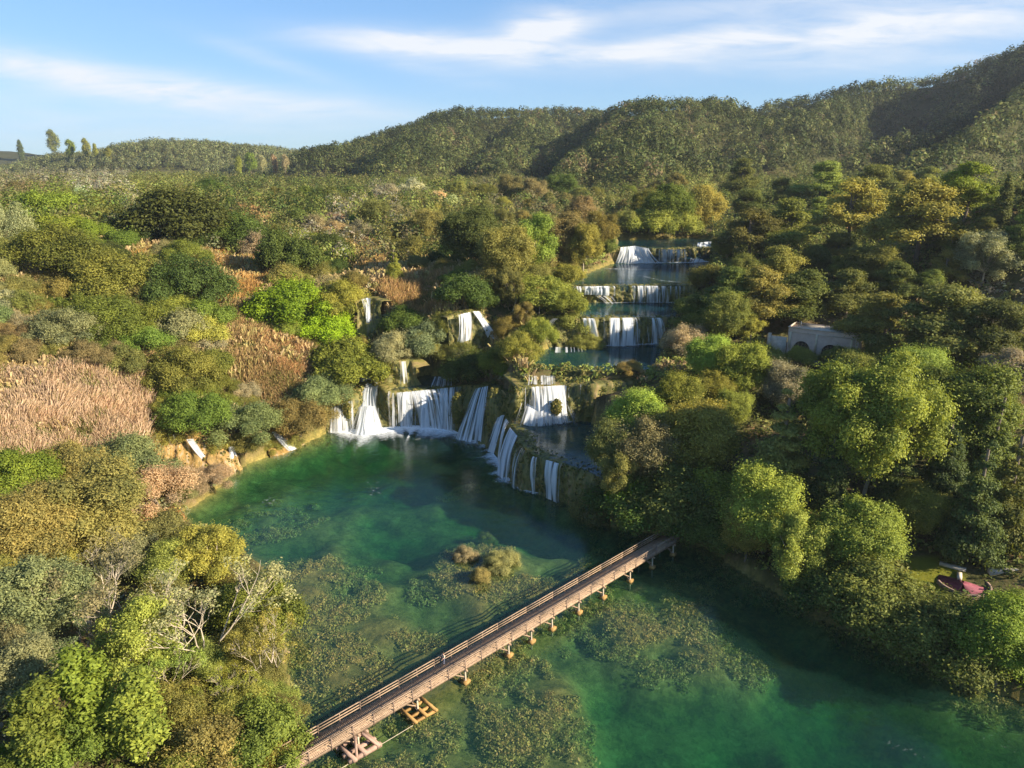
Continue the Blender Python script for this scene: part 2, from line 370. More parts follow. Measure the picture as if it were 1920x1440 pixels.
def pdist(poly, x, y, closed=True):
    best = np.full(x.shape, 1e9); n = len(poly)
    for i in range(n if closed else n - 1):
        a = poly[i]; b = poly[(i + 1) % n]; ab = b - a
        t = np.clip(((x - a[0]) * ab[0] + (y - a[1]) * ab[1]) / (ab @ ab + 1e-9), 0, 1)
        best = np.minimum(best, np.hypot(x - a[0] - t * ab[0], y - a[1] - t * ab[1]))
    return best

LED = []
for lab, top, bot, zb, mk in LEDGES:
    T = resample(w3(top), 60); B = resample(np.array([P(x, y, zb) for x, y in bot]), 60)
    LED.append((lab, T, B, zb, mk, forward_dirs(T)))

# ------------------------------------------------------------------ terrain height field
CTRL = [  # left bank (photo pixel, ground height)
    (0, 1440, 6), (100, 1300, 5), (300, 1400, 2.5), (450, 1370, 1), (300, 1150, 2.2), (430, 1150, 1), (100, 1100, 6), (0, 950, 10), (180, 980, 6), (300, 960, 1.2), (260, 890, 4.5),
    (0, 820, 15), (150, 780, 14), (250, 790, 11), (0, 700, 21), (150, 700, 20), (400, 790, 8), (450, 760, 10), (550, 780, 5), (600, 740, 9), (520, 700, 13), (0, 600, 28), (200, 600, 25), (400, 650, 18.5),
    (550, 600, 20), (640, 640, 14), (0, 480, 36), (200, 460, 36), (400, 470, 32), (600, 480, 30), (750, 590, 20), (800, 620, 17.5), (780, 500, 28), (620, 540, 25),
    (900, 500, 29), (1000, 510, 28.5), (960, 560, 25.5), (900, 420, 35), (700, 390, 38), (400, 370, 41), (100, 350, 44), (0, 400, 41), (1100, 450, 33.5), (1060, 490, 29.5), (1200, 415, 36), (1060, 575, 23.5), (1020, 560, 25),
    (950, 660, 16.3), (960, 690, 15.5), (900, 690, 11), (830, 680, 10.5), (940, 720, 12), (690, 680, 11), (640, 700, 11),
    # right bank
    (1180, 940, 3), (1340, 1010, 2.2), (1450, 1050, 2.4), (1600, 1110, 2.6), (1750, 1150, 2.6), (1900, 1240, 2.4), (1700, 1060, 4), (1790, 1050, 4.6), (1900, 1070, 5), (1600, 950, 7), (1800, 920, 10),
    (1920, 820, 16), (1400, 900, 6.5), (1200, 850, 7.5), (1250, 770, 12.5), (1300, 700, 16.5), (1450, 720, 15), (1540, 668, 17), (1620, 660, 17.5), (1440, 660, 17), (1350, 620, 21), (1350, 540, 27.5), (1400, 480, 31),
    (1600, 510, 29), (1700, 465, 33.5), (1880, 520, 32.5), (1700, 590, 24), (1850, 600, 26), (1800, 700, 20), (1500, 420, 36), (1700, 400, 41), (1850, 390, 47), (1920, 440, 43), (1600, 780, 13),
]
pts = [P(*c) for c in CTRL]
pts += [np.array(q, float) for q in [(-160, 40, 22), (-90, 15, 10), (190, 30, 24), (110, 70, 7), (-220, 200, 45), (-330, 330, 50), (250, 200, 33), (330, 320, 46), (-300, 480, 46), (-150, 420, 42), (0, 420, 38),
                                     (150, 420, 44), (300, 480, 60), (0, 560, 40), (-200, 620, 44), (200, 620, 60), (-110, 110, 20), (-140, 160, 34), (150, 130, 28), (130, 170, 26), (-60, 300, 35), (-120, 300, 38), (120, 300, 36)]]
for lab, T, B, zb, mk, n in LED:
    for i in range(4, 60, 13):
        q = T[i].copy(); q[:2] -= n[i] * 6; q[2] += .8; pts.append(q)
for poly, z in POOLS[1:5]:
    for q in poly[::2]: pts.append(np.array([q[0], q[1], z + .5]))
pts = np.array(pts)
def tps_fit(p):
    X = p[:, :2] / 100; n = len(X)
    d2 = ((X[:, None] - X[None]) ** 2).sum(-1); K = .5 * d2 * np.log(d2 + 1e-12); K[np.diag_indices(n)] = .0015
    A = np.zeros((n + 3, n + 3)); A[:n, :n] = K; A[:n, n] = 1; A[:n, n + 1:] = X; A[n, :n] = 1; A[n + 1:, :n] = X.T
    w = np.linalg.solve(A, np.r_[p[:, 2], 0, 0, 0]); return X, w
def tps_eval(Xc, w, x, y):
    out = np.empty(x.size); q = np.stack([x.ravel(), y.ravel()], 1) / 100
    for s in range(0, len(q), 20000):
        b = q[s:s + 20000]; d2 = ((b[:, None] - Xc[None]) ** 2).sum(-1)
        out[s:s + 20000] = (.5 * d2 * np.log(d2 + 1e-12)) @ w[:-3] + w[-3] + b @ w[-2:]
    return out.reshape(x.shape)
NC = 430; UMAX = 1.15; YOFF = 55.0
ys = list(np.arange(10, 300, 1.0)); dy = 1.0
while ys[-1] < 3200: dy *= 1.032; ys.append(ys[-1] + dy)
ys = np.array(ys); us = np.linspace(-UMAX, UMAX, NC)
GX = us[None, :] * (ys[:, None] + YOFF); GY = np.repeat(ys[:, None], NC, 1)
Xc, wc = tps_fit(pts)
yy = np.minimum(GY, 520.0)
H = tps_eval(Xc, wc, np.clip(GX, -330, 330), yy)
H = np.clip(H, 1.0, 75)
def sstep(a, b, x): t = np.clip((x - a) / (b - a), 0, 1); return t * t * (3 - 2 * t)
# value noise
def vnoise(x, y, s, seed):
    r = np.random.default_rng(seed); G = r.random((256, 256))
    X = x / s; Y = y / s; xi = np.floor(X).astype(int); yi = np.floor(Y).astype(int); fx = X - xi; fy = Y - yi
    fx = fx * fx * (3 - 2 * fx); fy = fy * fy * (3 - 2 * fy)
    g = lambda a, b: G[a % 256, b % 256]
    return (g(xi, yi) * (1 - fx) + g(xi + 1, yi) * fx) * (1 - fy) + (g(xi, yi + 1) * (1 - fx) + g(xi + 1, yi + 1) * fx) * fy
base_far = 40 + 6 * vnoise(GX, GY, 180, 3)
H = H * (1 - sstep(360, 540, GY)) + base_far * sstep(360, 540, GY)
def Hc(pts): return np.array([PD(*p) for p in pts])
RIDGES = [  # crest (px, py, distance), slope, rounding
    (Hc([(-200, 290, 1900), (0, 284, 1900), (90, 290, 1900), (180, 302, 1900)]), .30, 80),
    (Hc([(200, 305, 1300), (245, 293, 1300), (350, 280, 1250), (430, 281, 1250), (500, 288, 1300), (590, 302, 1350), (650, 306, 1400)]), .28, 70),
    (Hc([(560, 326, 820), (640, 293, 860), (760, 250, 940), (870, 219, 1000), (960, 220, 1020), (1080, 216, 1040), (1145, 226, 1060), (1200, 230, 1080)]), .5, 45),
    (Hc([(870, 219, 1000), (800, 270, 800), (740, 322, 640)]), .62, 16),
    (Hc([(1010, 220, 1020), (960, 290, 760), (940, 330, 620)]), .62, 16),
    (Hc([(1150, 234, 770), (1190, 216, 740), (1250, 206, 690), (1330, 204, 690), (1440, 207, 740)]), .60, 26),
    (Hc([(1190, 216, 740), (1120, 282, 580), (1050, 336, 480)]), .75, 12),
    (Hc([(1250, 206, 690), (1215, 280, 560), (1190, 340, 450)]), .6, 22),
    (Hc([(1340, 204, 790), (1370, 262, 640), (1330, 335, 480)]), .5, 30),
    (Hc([(1440, 214, 900), (1500, 186, 880), (1600, 176, 880), (1750, 160, 860), (1820, 145, 840), (1890, 120, 800), (1960, 100, 760), (2150, 40, 700)]), .72, 26),
    (Hc([(1600, 176, 880), (1490, 255, 660), (1420, 325, 520)]), .8, 12),
    (Hc([(1850, 140, 820), (1800, 205, 640), (1640, 262, 540), (1480, 335, 440)]), 1.15, 7),
    (Hc([(2000, 120, 700), (1900, 215, 520), (1760, 300, 420), (1640, 360, 370)]), 1.15, 7),
]
hill = np.full(H.shape, -1e3)
wob = (vnoise(GX, GY, 130, 5) - .5) * 26 + (vnoise(GX, GY, 55, 6) - .5) * 10
for c, k, r in RIDGES:
    best = np.full(H.shape, -1e3)
    for a, b in zip(c[:-1], c[1:]):
        ab = (b - a)[:2]; t = np.clip(((GX - a[0]) * ab[0] + (GY - a[1]) * ab[1]) / (ab @ ab), 0, 1)
        d = np.hypot(GX - a[0] - t * ab[0], GY - a[1] - t * ab[1]); zc = a[2] + t * (b[2] - a[2])
        best = np.maximum(best, zc - k * (np.sqrt(d * d + r * r) - r) + wob * np.clip(d / 90, 0, 1))
    hill = np.maximum(hill, best)
for c, off, dep_, w in [(RIDGES[-2][0], 44, 26, 28), (RIDGES[-1][0], 46, 34, 28), (RIDGES[-3][0], 46, 22, 26), (RIDGES[6][0], 42, 20, 24)]:
    for a, b in zip(c[:-1], c[1:]):
        ab = (b - a)[:2]; n_ = np.array([ab[1], -ab[0]]) / np.hypot(*ab); n_ *= np.sign(-n_[0]) or 1; a_ = a[:2] + n_ * off
        t = ((GX - a_[0]) * ab[0] + (GY - a_[1]) * ab[1]) / (ab @ ab); tc_ = np.clip(t, 0, 1); d = np.hypot(GX - a_[0] - tc_ * ab[0], GY - a_[1] - tc_ * ab[1])
        hill = hill - dep_ * .8 * np.exp(-(d / w) ** 2) * sstep(-.05, .25, t) * (1 - sstep(.85, 1.15, t))
hill = np.where(GY > 300, hill, -1e3)
kk = 5.0
H = np.where(hill > H + 25, hill, np.where(hill < H - 25, H, np.logaddexp(H / kk, hill / kk) * kk - kk * math.log(2) * np.exp(-((hill - H) / 12) ** 2)))
HILLY = sstep(2, 14, hill - base_far)
H += (vnoise(GX, GY, 9, 8) - .5) * 1.2 * sstep(50, 120, GY)

# pools: raise a rim, then carve the beds, then keep the ground behind every ledge
fronts = np.zeros(H.shape, bool); carve = []
for lab, T, B, zb, mk, n in LED:
    q = np.vstack([B[:, :2] + n * 4.5, T[::-1, :2]]); fronts |= pip(q, GX, GY)
    q = np.vstack([B[:, :2] + n * .6, (T[:, :2] - n * 2.2)[::-1]]); carve.append((pip(q, GX, GY), zb))
WET = np.zeros(H.shape)
NEARROWS = GY < 330
for poly, z in POOLS:
    near = (pdist(poly, GX, GY) < (3.0 if z > 0 else 2.0)) & ~pip(poly, GX, GY) & NEARROWS & ~fronts
    H = np.where(near, np.maximum(H, z + .35), H)
DEPTH = [(500, 960, 1.87), (440, 1000, 1.53), (600, 1000, 2.21), (700, 860, 5.17), (800, 900, 5.17), (960, 960, 6.32), (1060, 1010, 5.17), (760, 1000, 4.60), (700, 1040, 2.21), (600, 1060, 0.84), (560, 1120, 0.48), (700, 1120, 1.36), (700, 1190, 0.48), (620, 1250, 0.36),
         (570, 1330, 0.54), (800, 1130, 1.53), (820, 1200, 0.72), (905, 1055, 0.06), (940, 1045, 0.06), (890, 1075, 0.12), (980, 1080, 0.60), (1050, 1040, 0.84), (1100, 1060, 0.60), (1000, 1110, 0.72), (1180, 1010, 4.02), (1130, 1030, 1.70), (875, 908, 0.03), (850, 915, 2.21), (900, 915, 2.21), (875, 940, 4.02), (875, 880, 3.45),
         (820, 1300, 0.66), (800, 1400, 0.60), (950, 1260, 0.84), (950, 1350, 0.54), (1050, 1300, 0.60), (1100, 1230, 1.70), (1150, 1300, 3.68), (1180, 1400, 4.60), (1200, 1180, 0.66), (1300, 1150, 0.60), (1320, 1220, 0.60), (1230, 1240, 1.27), (1400, 1230, 1.36), (1400, 1150, 2.04), (1300, 1080, 1.53), (1450, 1180, 3.68),
         (1500, 1290, 5.17), (1600, 1330, 6.32), (1300, 1340, 4.60), (1400, 1400, 6.90), (1750, 1380, 6.90), (1250, 1440, 5.17), (680, 1430, 0.48), (1060, 1420, 0.54), (1800, 1440, 7.47)]
dp = np.array([[*P(x, y, 0)[:2], d] for x, y, d in DEPTH])
def idw(x, y):
    num = np.zeros(x.shape); den = np.zeros(x.shape)
    for px_, py_, d in dp:
        w = 1 / ((x - px_) ** 2 + (y - py_) ** 2 + 2.0) ** 1.6; num += w * d; den += w
    return num / den
for poly, z in POOLS:
    ins = pip(poly, GX, GY) & NEARROWS; d = pdist(poly, GX, GY)
    if z == 0:
        dep = idw(GX, GY) + (vnoise(GX, GY, 5, 21) - .5) * 1.3 + (vnoise(GX, GY, 2.2, 22) - .5) * .6
        dep = np.minimum(np.clip(dep, .02, 7), .15 + d * .5)
    else:
        dep = np.minimum(.2 + d * .28, 1.6 if z < 20 else 2.4) + (vnoise(GX, GY, 3, 23) - .5) * .25
        if z in (6.9, 8.0): dep = np.minimum(dep, .35)
    H = np.where(ins, np.minimum(H, z - dep), H); WET = np.where(ins, 1.0, WET)
for m_, zb in carve: H = np.where(m_, np.minimum(H, zb - 1.0), H)
LAWN = np.zeros(H.shape)
for poly, z in (([(1690, 1050), (1740, 1045), (1800, 1062), (1815, 1100), (1770, 1108), (1700, 1075)], 4.0), ([(1640, 455), (1750, 452), (1760, 470), (1650, 474)], 33.5)):
    LAWN = np.maximum(LAWN, pip(PX(poly, z), GX, GY).astype(float))
H = np.where(LAWN > 0, np.clip(H, 3.6, 60), H)

rows, cols = H.shape
def ground(x, y):
    x = np.asarray(x, float); y = np.asarray(y, float)
    r = np.clip(np.searchsorted(ys, y) - 1, 0, rows - 2); fr = np.clip((y - ys[r]) / (ys[r + 1] - ys[r]), 0, 1)
    def row(ri):
        c = np.clip((x / (ys[ri] + YOFF) + UMAX) / (2 * UMAX) * (cols - 1), 0, cols - 1.001); ci = c.astype(int); f = c - ci
        return H[ri, ci] * (1 - f) + H[ri, ci + 1] * f
    return row(r) * (1 - fr) + row(r + 1) * fr
idx = np.arange(rows * cols).reshape(rows, cols)
Fg = np.stack([idx[:-1, :-1], idx[:-1, 1:], idx[1:, 1:], idx[1:, :-1]], -1).reshape(-1, 4)
me = mesh_np('ground', np.stack([GX, GY, H], -1).reshape(-1, 3), Fg, M['ground'], point_attr={'wet': ('FLOAT', WET), 'lawn': ('FLOAT', LAWN), 'wood': ('FLOAT', HILLY)}, smooth=True)
tag(obj('ground', me), 'olive brown valley ground sloping to the river and rising into hills', 'ground', kind='structure')

# ------------------------------------------------------------------ water bodies
def prism(name, poly, z, depth, label):
    poly = np.asarray(poly); n = len(poly)
    a = sum(poly[i][0] * poly[(i + 1) % n][1] - poly[(i + 1) % n][0] * poly[i][1] for i in range(n))
    if a < 0: poly = poly[::-1]
    me = bpy.data.meshes.new(name)
    V = [(x, y, z) for x, y in poly] + [(x, y, z - depth) for x, y in poly]
    Fs = [tuple(range(n)), tuple(range(2 * n - 1, n - 1, -1))] + [(i, i + n, (i + 1) % n + n, (i + 1) % n) for i in range(n)]
    me.from_pydata(V, [], Fs); me.update(); me.materials.append(M['water' if z == 0 else 'pool'])
    return tag(obj(name, me), label, 'water', kind='structure')
def grow(poly, d):
    c = poly.mean(0); v = poly - c; return c + v * (1 + d / np.linalg.norm(v, axis=1))[:, None]
prism('river_water', np.vstack([grow(LOWER[:34], 1.5), LOWER[34:]]), 0.0, 9.0, 'clear emerald river water of the lowest pool')
for poly, z, lab in ((POOL_A, 15.5, 'dark green pool above the broad second cascade'), (POOL_B, 22.5, 'narrow blue pool between the third and fourth tiers'),
                     (POOL_C, 27.3, 'teal pool below the bright top cascade'), (POOL_D, 32.5, 'highest sliver of river water behind the top cascade'),
                     (SHELF, 6.9, 'thin dark film of water on the shaded tufa shelf'), (STEP, 8.0, 'shallow water running over the ledge of the low curtain')):
    prism('pool_water', grow(poly, .4) if z > 9 else poly, z, 4.0 if z > 9 else 1.5, lab)

# ------------------------------------------------------------------ tufa ledges and falls
MOSS = []
def fbm(p): return mnoise.fractal(p, 0.6, 2.0, 4)
for li, (lab, T, B, zb, mk, n) in enumerate(LED):
    L = np.r_[0, np.cumsum(np.linalg.norm(np.diff(T, axis=0), axis=1))]
    ncol = max(14, int(L[-1] / .45)); T2 = resample(T, ncol); B2 = resample(B, ncol); n2 = forward_dirs(T2); s2 = np.linspace(0, L[-1], ncol)
    V = []; UV = []; tr = [-8.0 if li == 2 else -4.0, -2.0, -.8] + list(np.linspace(0, 1, 18)) + [1.25]
    for j in range(ncol):
        hgt = T2[j, 2] - zb
        for t in tr:
            if t < 0:
                p = Vector((T2[j, 0] + n2[j, 0] * t, T2[j, 1] + n2[j, 1] * t, T2[j, 2] + .02 + ((1.1 if li == 2 and j < ncol * .55 else -.25) if t < -3 else 0)))
                p.z += .25 * fbm(p * .7)
            else:
                tt = min(t, 1.0); th = tt ** 1.6
                xy = T2[j, :2] * (1 - th) + B2[j, :2] * th + n2[j] * (.55 * math.sin(PI * min(tt * 1.1, 1)) + .25)
                z = T2[j, 2] + (zb - T2[j, 2]) * tt - max(0, t - 1) * 6
                p = Vector((xy[0], xy[1], z))
                col = fbm(Vector((s2[j] * .55, li * 7.3, z * .07)))
                k = min(1.0, hgt / 5) * min(1, .3 + tt * 2)
                off = (col * .85 + fbm(p * .45) * .55 + fbm(p * 1.3) * .22) * k
                p.x += n2[j, 0] * off; p.y += n2[j, 1] * off; p.z += .18 * fbm(p * .9) * k
            V.append(tuple(p)); UV.append((s2[j], p.z))
    m_ = len(tr); Fs = [(j * m_ + i, j * m_ + i + 1, (j + 1) * m_ + i + 1, (j + 1) * m_ + i) for j in range(ncol - 1) for i in range(m_ - 1)]
    lo = tag(obj('rock_ledge', mesh_np('rock_ledge', V, Fs, M[mk], uv=UV, smooth=True)), lab, 'rock ledge', 'tufa ledges of the cascade')
    # hanging moss and ferns on the face
    Va = np.array(V).reshape(ncol, m_, 3); nm = int(L[-1] * max(1, T2[:, 2].mean() - zb) * (9 if mk == 'ledge' else 4)); a = RNG.random(nm) * (ncol - 1.01); b = np.where(RNG.random(nm) < .25, 3 * RNG.random(nm), 3 + (m_ - 5.01) * RNG.random(nm) ** 1.4)
    pn = np.array([mnoise.noise(Vector((q * .5, w * .12, li))) for q, w in zip(a, b)]); ok = (pn > -.05) & (L[-1] > 13); a, b = a[ok], b[ok]
    ai, bi = a.astype(int), b.astype(int); fa = (a - ai)[:, None]; fb = (b - bi)[:, None]
    Pm = (Va[ai, bi] * (1 - fa) + Va[ai + 1, bi] * fa) * (1 - fb) + (Va[ai, bi + 1] * (1 - fa) + Va[ai + 1, bi + 1] * fa) * fb
    nf = np.c_[n2[ai] * np.where(b < 3, .2, 1.0)[:, None], np.where(b < 3, 1.0, .35)]; MOSS.append((lo, Pm + nf * .12, nf))

def waterfall(top, bot, cover, label, lift=1.0, fan=0.0, power=2.0, foam=0.0, nrow=20, group='waterfalls of the stairway'):
    """top/bot: (px,py,z) polylines; a sheet that leaves the lip, bends over and falls in uneven strands"""
    T = w3(top); B = w3(bot); Lm = max(np.linalg.norm(np.diff(T, axis=0), axis=1).sum(), np.linalg.norm(np.diff(B, axis=0), axis=1).sum())
    nc = max(7, int(Lm / .22)); T = resample(T, nc); B = resample(B, nc); n = forward_dirs(T); s = np.linspace(0, Lm, nc)
    sd = random.random() * 50; V = []; UV = []; fd = []
    for j in range(nc):
        e = min(1, min(j, nc - 1 - j) / max(1, nc * .28))
        for i in range(nrow + 1):
            t = i / nrow; th = t ** .8 if power < 1.5 else 1 - (1 - t) ** 1.3
            xy = T[j, :2] + (B[j, :2] - T[j, :2]) * (t ** 1.25); z = T[j, 2] + (B[j, 2] - T[j, 2]) * t ** power if power != 1 else T[j, 2] + (B[j, 2] - T[j, 2]) * t
            col = mnoise.noise(Vector((s[j] * 1.7, sd, t * 1.1))) * .32 + mnoise.noise(Vector((s[j] * .6, sd + 9, t * 2))) * .35
            off = lift * (.35 + .75 * math.sin(PI * min(1, t * .8))) + col * min(1, t * 3)
            V.append((xy[0] + n[j, 0] * off, xy[1] + n[j, 1] * off, z + .08 + (.25 * mnoise.noise(Vector((s[j], sd, t * 5))) if power == 1 else 0))); UV.append((s[j] + sd, z + sd)); fd.append(min(1, .62 + .38 * e + .05 * (1 - e) * t) - .10 * t * (1 - e))
    m_ = nrow + 1; Fs = [(j * m_ + i, j * m_ + i + 1, (j + 1) * m_ + i + 1, (j + 1) * m_ + i) for j in range(nc - 1) for i in range(nrow)]
    o = obj('waterfall', mesh_np('waterfall', V, Fs, M['fall'], point_attr={'fade': ('FLOAT', fd)}, uv=UV, smooth=True))
    o.color = (cover, 0, 0, 1); tag(o, label, 'waterfall', group)
    return o
waterfall([(676, 706, 9.6), (690, 700, 10.2), (704, 706, 9.8), (716, 724, 8.8)], [(668, 806, 0), (690, 806, 0), (712, 804, 0), (734, 800, 0)], 0.86, 'thick white plume at the left of the low curtain, widest of the falls', 1.7, power=1.5)
waterfall([(716, 728, 8.4), (740, 736, 7.97), (800, 731, 8), (840, 727, 8.15), (880, 723, 9.2)], [(716, 803, 0), (740, 799, 0), (800, 800, 0), (840, 806, 0), (878, 824, 0)], 0.50, 'thin ragged veil of water behind the columns of the low curtain', 1.05)
waterfall([(616, 766, 4.9), (640, 757, 5.8), (668, 748, 6.8)], [(614, 810, 0), (640, 808, 0), (672, 806, 0)], 0.56, 'thin separate threads of water over ochre rock, left of the thick white plume', 1.25)
waterfall([(722, 737, 7.95), (740, 736, 7.95), (760, 735, 7.95), (788, 732, 7.95)], [(722, 801, 0), (740, 799, 0), (760, 798, 0), (788, 798, 0)], 0.60, 'broad curtain of many fine white threads right of the thick plume', 1.35)
waterfall([(790, 731, 8), (803, 730, 8)], [(786, 800, 0), (806, 800, 0)], 0.71, 'single solid white column in the middle of the low curtain', 1.6)
waterfall([(806, 730, 8), (835, 727, 8.1), (866, 724, 8.6)], [(806, 800, 0), (835, 804, 0), (864, 814, 0)], 0.54, 'sparse threads over olive moss right of the solid white column', 1.3)
waterfall([(892, 728, 9.4), (918, 723, 10.2)], [(852, 821, 0), (912, 832, 0)], 0.68, 'slanting bluish fall widening downward beside a dark mossy rock', 1.3, power=1.4)
waterfall([(934, 777, 7.4), (950, 778, 7.3)], [(906, 842, 0), (934, 850, 0)], 0.59, 'short slanting fall at the right foot of the dark mossy rock', 1.0, power=1.5)
waterfall([(950, 783, 7.0), (958, 794, 7.0)], [(938, 862, 0), (944, 878, 0)], 0.66, 'narrow fall between two shaded drops of the slanting shelf', .9, power=1.7)
waterfall([(958, 800, 7.0), (975, 820, 7.0)], [(938, 888, 0), (962, 908, 0)], 0.68, 'tall shaded fall at the bend of the dark slanting shelf', 1.0, power=1.6)
waterfall([(977, 834, 7), (988, 847, 7)], [(962, 910, 0), (980, 921, 0)], 0.57, 'thin straight fall with a white foot on the shaded shelf', .9, power=1.8)
waterfall([(996, 854, 7), (1014, 859, 7)], [(994, 922, 0), (1015, 928, 0)], 0.55, 'rightmost clear thread of the dark shelf with a white splash below', .9, power=1.9)
waterfall([(1016, 859, 7), (1060, 872, 6.9)], [(1016, 929, 0), (1058, 944, 0)], 0.56, 'faint broken trickles on the darkest stretch of the shelf', .8)
waterfall([(1100, 922, 3.6), (1108, 922, 3.6)], [(1088, 968, 0), (1124, 970, 0)], 0.63, 'small pale cone of water below the right bank trees', .9, power=1.3)
waterfall([(978, 727, 14.35), (1010, 724, 14.4), (1060, 722, 14.5), (1078, 728, 14.3)], [(972, 786, 6.9), (1010, 792, 6.9), (1050, 792, 6.9), (1086, 776, 7.5)], 0.67, 'broad bright second cascade below the turquoise rapids', 1.2, power=1.4)
waterfall([(966, 752, 11.0), (1010, 756, 10.6), (1076, 752, 11.0)], [(946, 790, 6.9), (1010, 795, 6.9), (1092, 786, 6.9)], .58, 'lower spreading skirt of the broad second cascade', 2.2, power=1.2)
waterfall([(672, 762, 4.6), (692, 758, 5.0), (716, 764, 4.6)], [(654, 810, 0), (690, 812, 0), (742, 808, 0)], .66, 'frothy splayed foot of the thick white plume', 2.4, power=1.2)
waterfall([(986, 697, 15.55), (1015, 694, 15.55), (1058, 692, 15.55)], [(984, 722, 14.45), (1012, 721, 14.45), (1060, 720, 14.5)], 0.55, 'turquoise white rapids spilling to the lip of the second cascade', .1, power=1.0)
waterfall([(1082, 722, 15), (1090, 721, 15)], [(1076, 760, 10), (1084, 764, 9.5)], .5, 'thin side trickle right of the broad second cascade', 1.0)
waterfall([(1132, 596, 22.5), (1165, 596, 22.5), (1202, 595, 22.5)], [(1128, 648, 15.5), (1165, 648, 15.5), (1204, 646, 15.5)], 0.70, 'widest white fall of the third tier, into a blue pool', 1.2)
waterfall([(1212, 596, 22.5), (1246, 596, 22.5)], [(1208, 644, 15.5), (1262, 644, 15.5)], 0.58, 'broken bluish fall at the shaded right end of the third tier', 1.1)
waterfall([(1084, 596, 22.5), (1120, 597, 22.5)], [(1090, 644, 15.6), (1130, 646, 15.6)], 0.66, 'thin white strands left of the widest third tier fall', 1.4)
waterfall([(1036, 596, 22.2), (1050, 598, 22.2)], [(1026, 625, 18.2), (1038, 628, 18)], 0.59, 'small isolated white spill left of the third tier islet', 1.4)
waterfall([(1030, 651, 16.0), (1060, 651, 16.0), (1090, 651, 16.0)], [(1028, 661, 15.5), (1060, 661, 15.5), (1092, 660, 15.5)], 0.59, 'low white sill of water at the left edge of the green pool', .4)
waterfall([(1072, 537, 27.4), (1100, 537, 27.4), (1166, 536, 27.4)], [(1074, 552, 25.0), (1100, 552, 25.0), (1166, 555, 24.4)], 0.74, 'left half of the fourth tier, short bright fringe of falls', 1.1)
waterfall([(1168, 536, 27.4), (1220, 536, 27.4), (1284, 537, 27.4)], [(1166, 567, 22.5), (1220, 567, 22.5), (1284, 567, 22.5)], 0.57, 'right half of the fourth tier, widely spaced thin falls', 1.1)
waterfall([(1100, 553, 24.8), (1160, 556, 24.4)], [(1128, 570, 22.5), (1166, 568, 22.5)], 0.47, 'second small step under the left half of the fourth tier', 1.5)
waterfall([(1162, 464, 32.7), (1190, 461, 33.0), (1218, 466, 32.6)], [(1150, 493, 27.3), (1190, 494, 27.3), (1240, 493, 27.3)], 0.95, 'brilliant white top cascade, farthest of the bright falls', 1.4, power=1.4)
waterfall([(1224, 467, 32.4), (1260, 468, 32.4), (1300, 467, 32.5)], [(1224, 492, 27.3), (1260, 492, 27.3), (1300, 492, 27.3)], .56, 'thin broken white threads right of the brilliant top cascade', 1.1)
waterfall([(1300, 456, 33.4), (1342, 452, 34.0)], [(1284, 492, 27.4), (1336, 491, 27.4)], 0.74, 'blue shaded cascade under the trees right of the top cascade', 1.2, power=1.1)
waterfall([(852, 592, 23.8), (868, 588, 24.0), (882, 585, 24.2)], [(844, 644, 16.2), (862, 645, 16.2), (884, 640, 16.6)], 0.65, 'left one of the twin white cascades among the shrubs', 1.1, power=1.2)
waterfall([(884, 584, 24.4), (898, 584, 24.0)], [(902, 634, 17.0), (938, 637, 16.8)], 0.74, 'right one of the twin cascades, slanting to the right', 1.0, power=1.1)
waterfall([(674, 562, 25.2), (690, 558, 25.4), (704, 562, 25.2)], [(676, 614, 17.8), (694, 616, 17.8), (710, 612, 18)], 0.76, 'short white fall high in the left scrub', 1.1, power=1.2)
waterfall([(745, 678, 14.0), (764, 677, 14.0)], [(740, 722, 8.1), (772, 720, 8.1)], 0.51, 'small pale fall widening onto the ledge above the low curtain', 1.0, power=1.3)
waterfall([(792, 708, 8.9), (830, 706, 8.8), (862, 704, 8.9)], [(780, 724, 8.1), (826, 725, 8.1), (866, 721, 8.6)], 0.49, 'flat braided white runs crossing the ledge above the low curtain', .2, power=1.0)
waterfall([(350, 823, 6.9), (364, 822, 6.9)], [(384, 862, 2.6), (396, 860, 2.6)], 0.73, 'smooth white tongue of water on the orange travertine', 1.1, power=1.2)
waterfall([(306, 818, 8.6), (330, 814, 8.4)], [(318, 895, .8), (352, 888, .8)], 0.42, 'faint pale streaks of water on the left of the orange travertine', 1.1, power=1.2)
waterfall([(426, 838, 4.6), (440, 836, 4.6)], [(432, 878, .1), (452, 872, .1)], 0.57, 'small white spill right of the orange travertine', 1.0, power=1.2)
waterfall([(508, 810, 3.7), (520, 808, 3.8)], [(538, 846, .05), (562, 838, .05)], 0.67, 'white sloping chute entering the pool from the left bank', .8, power=1.1)

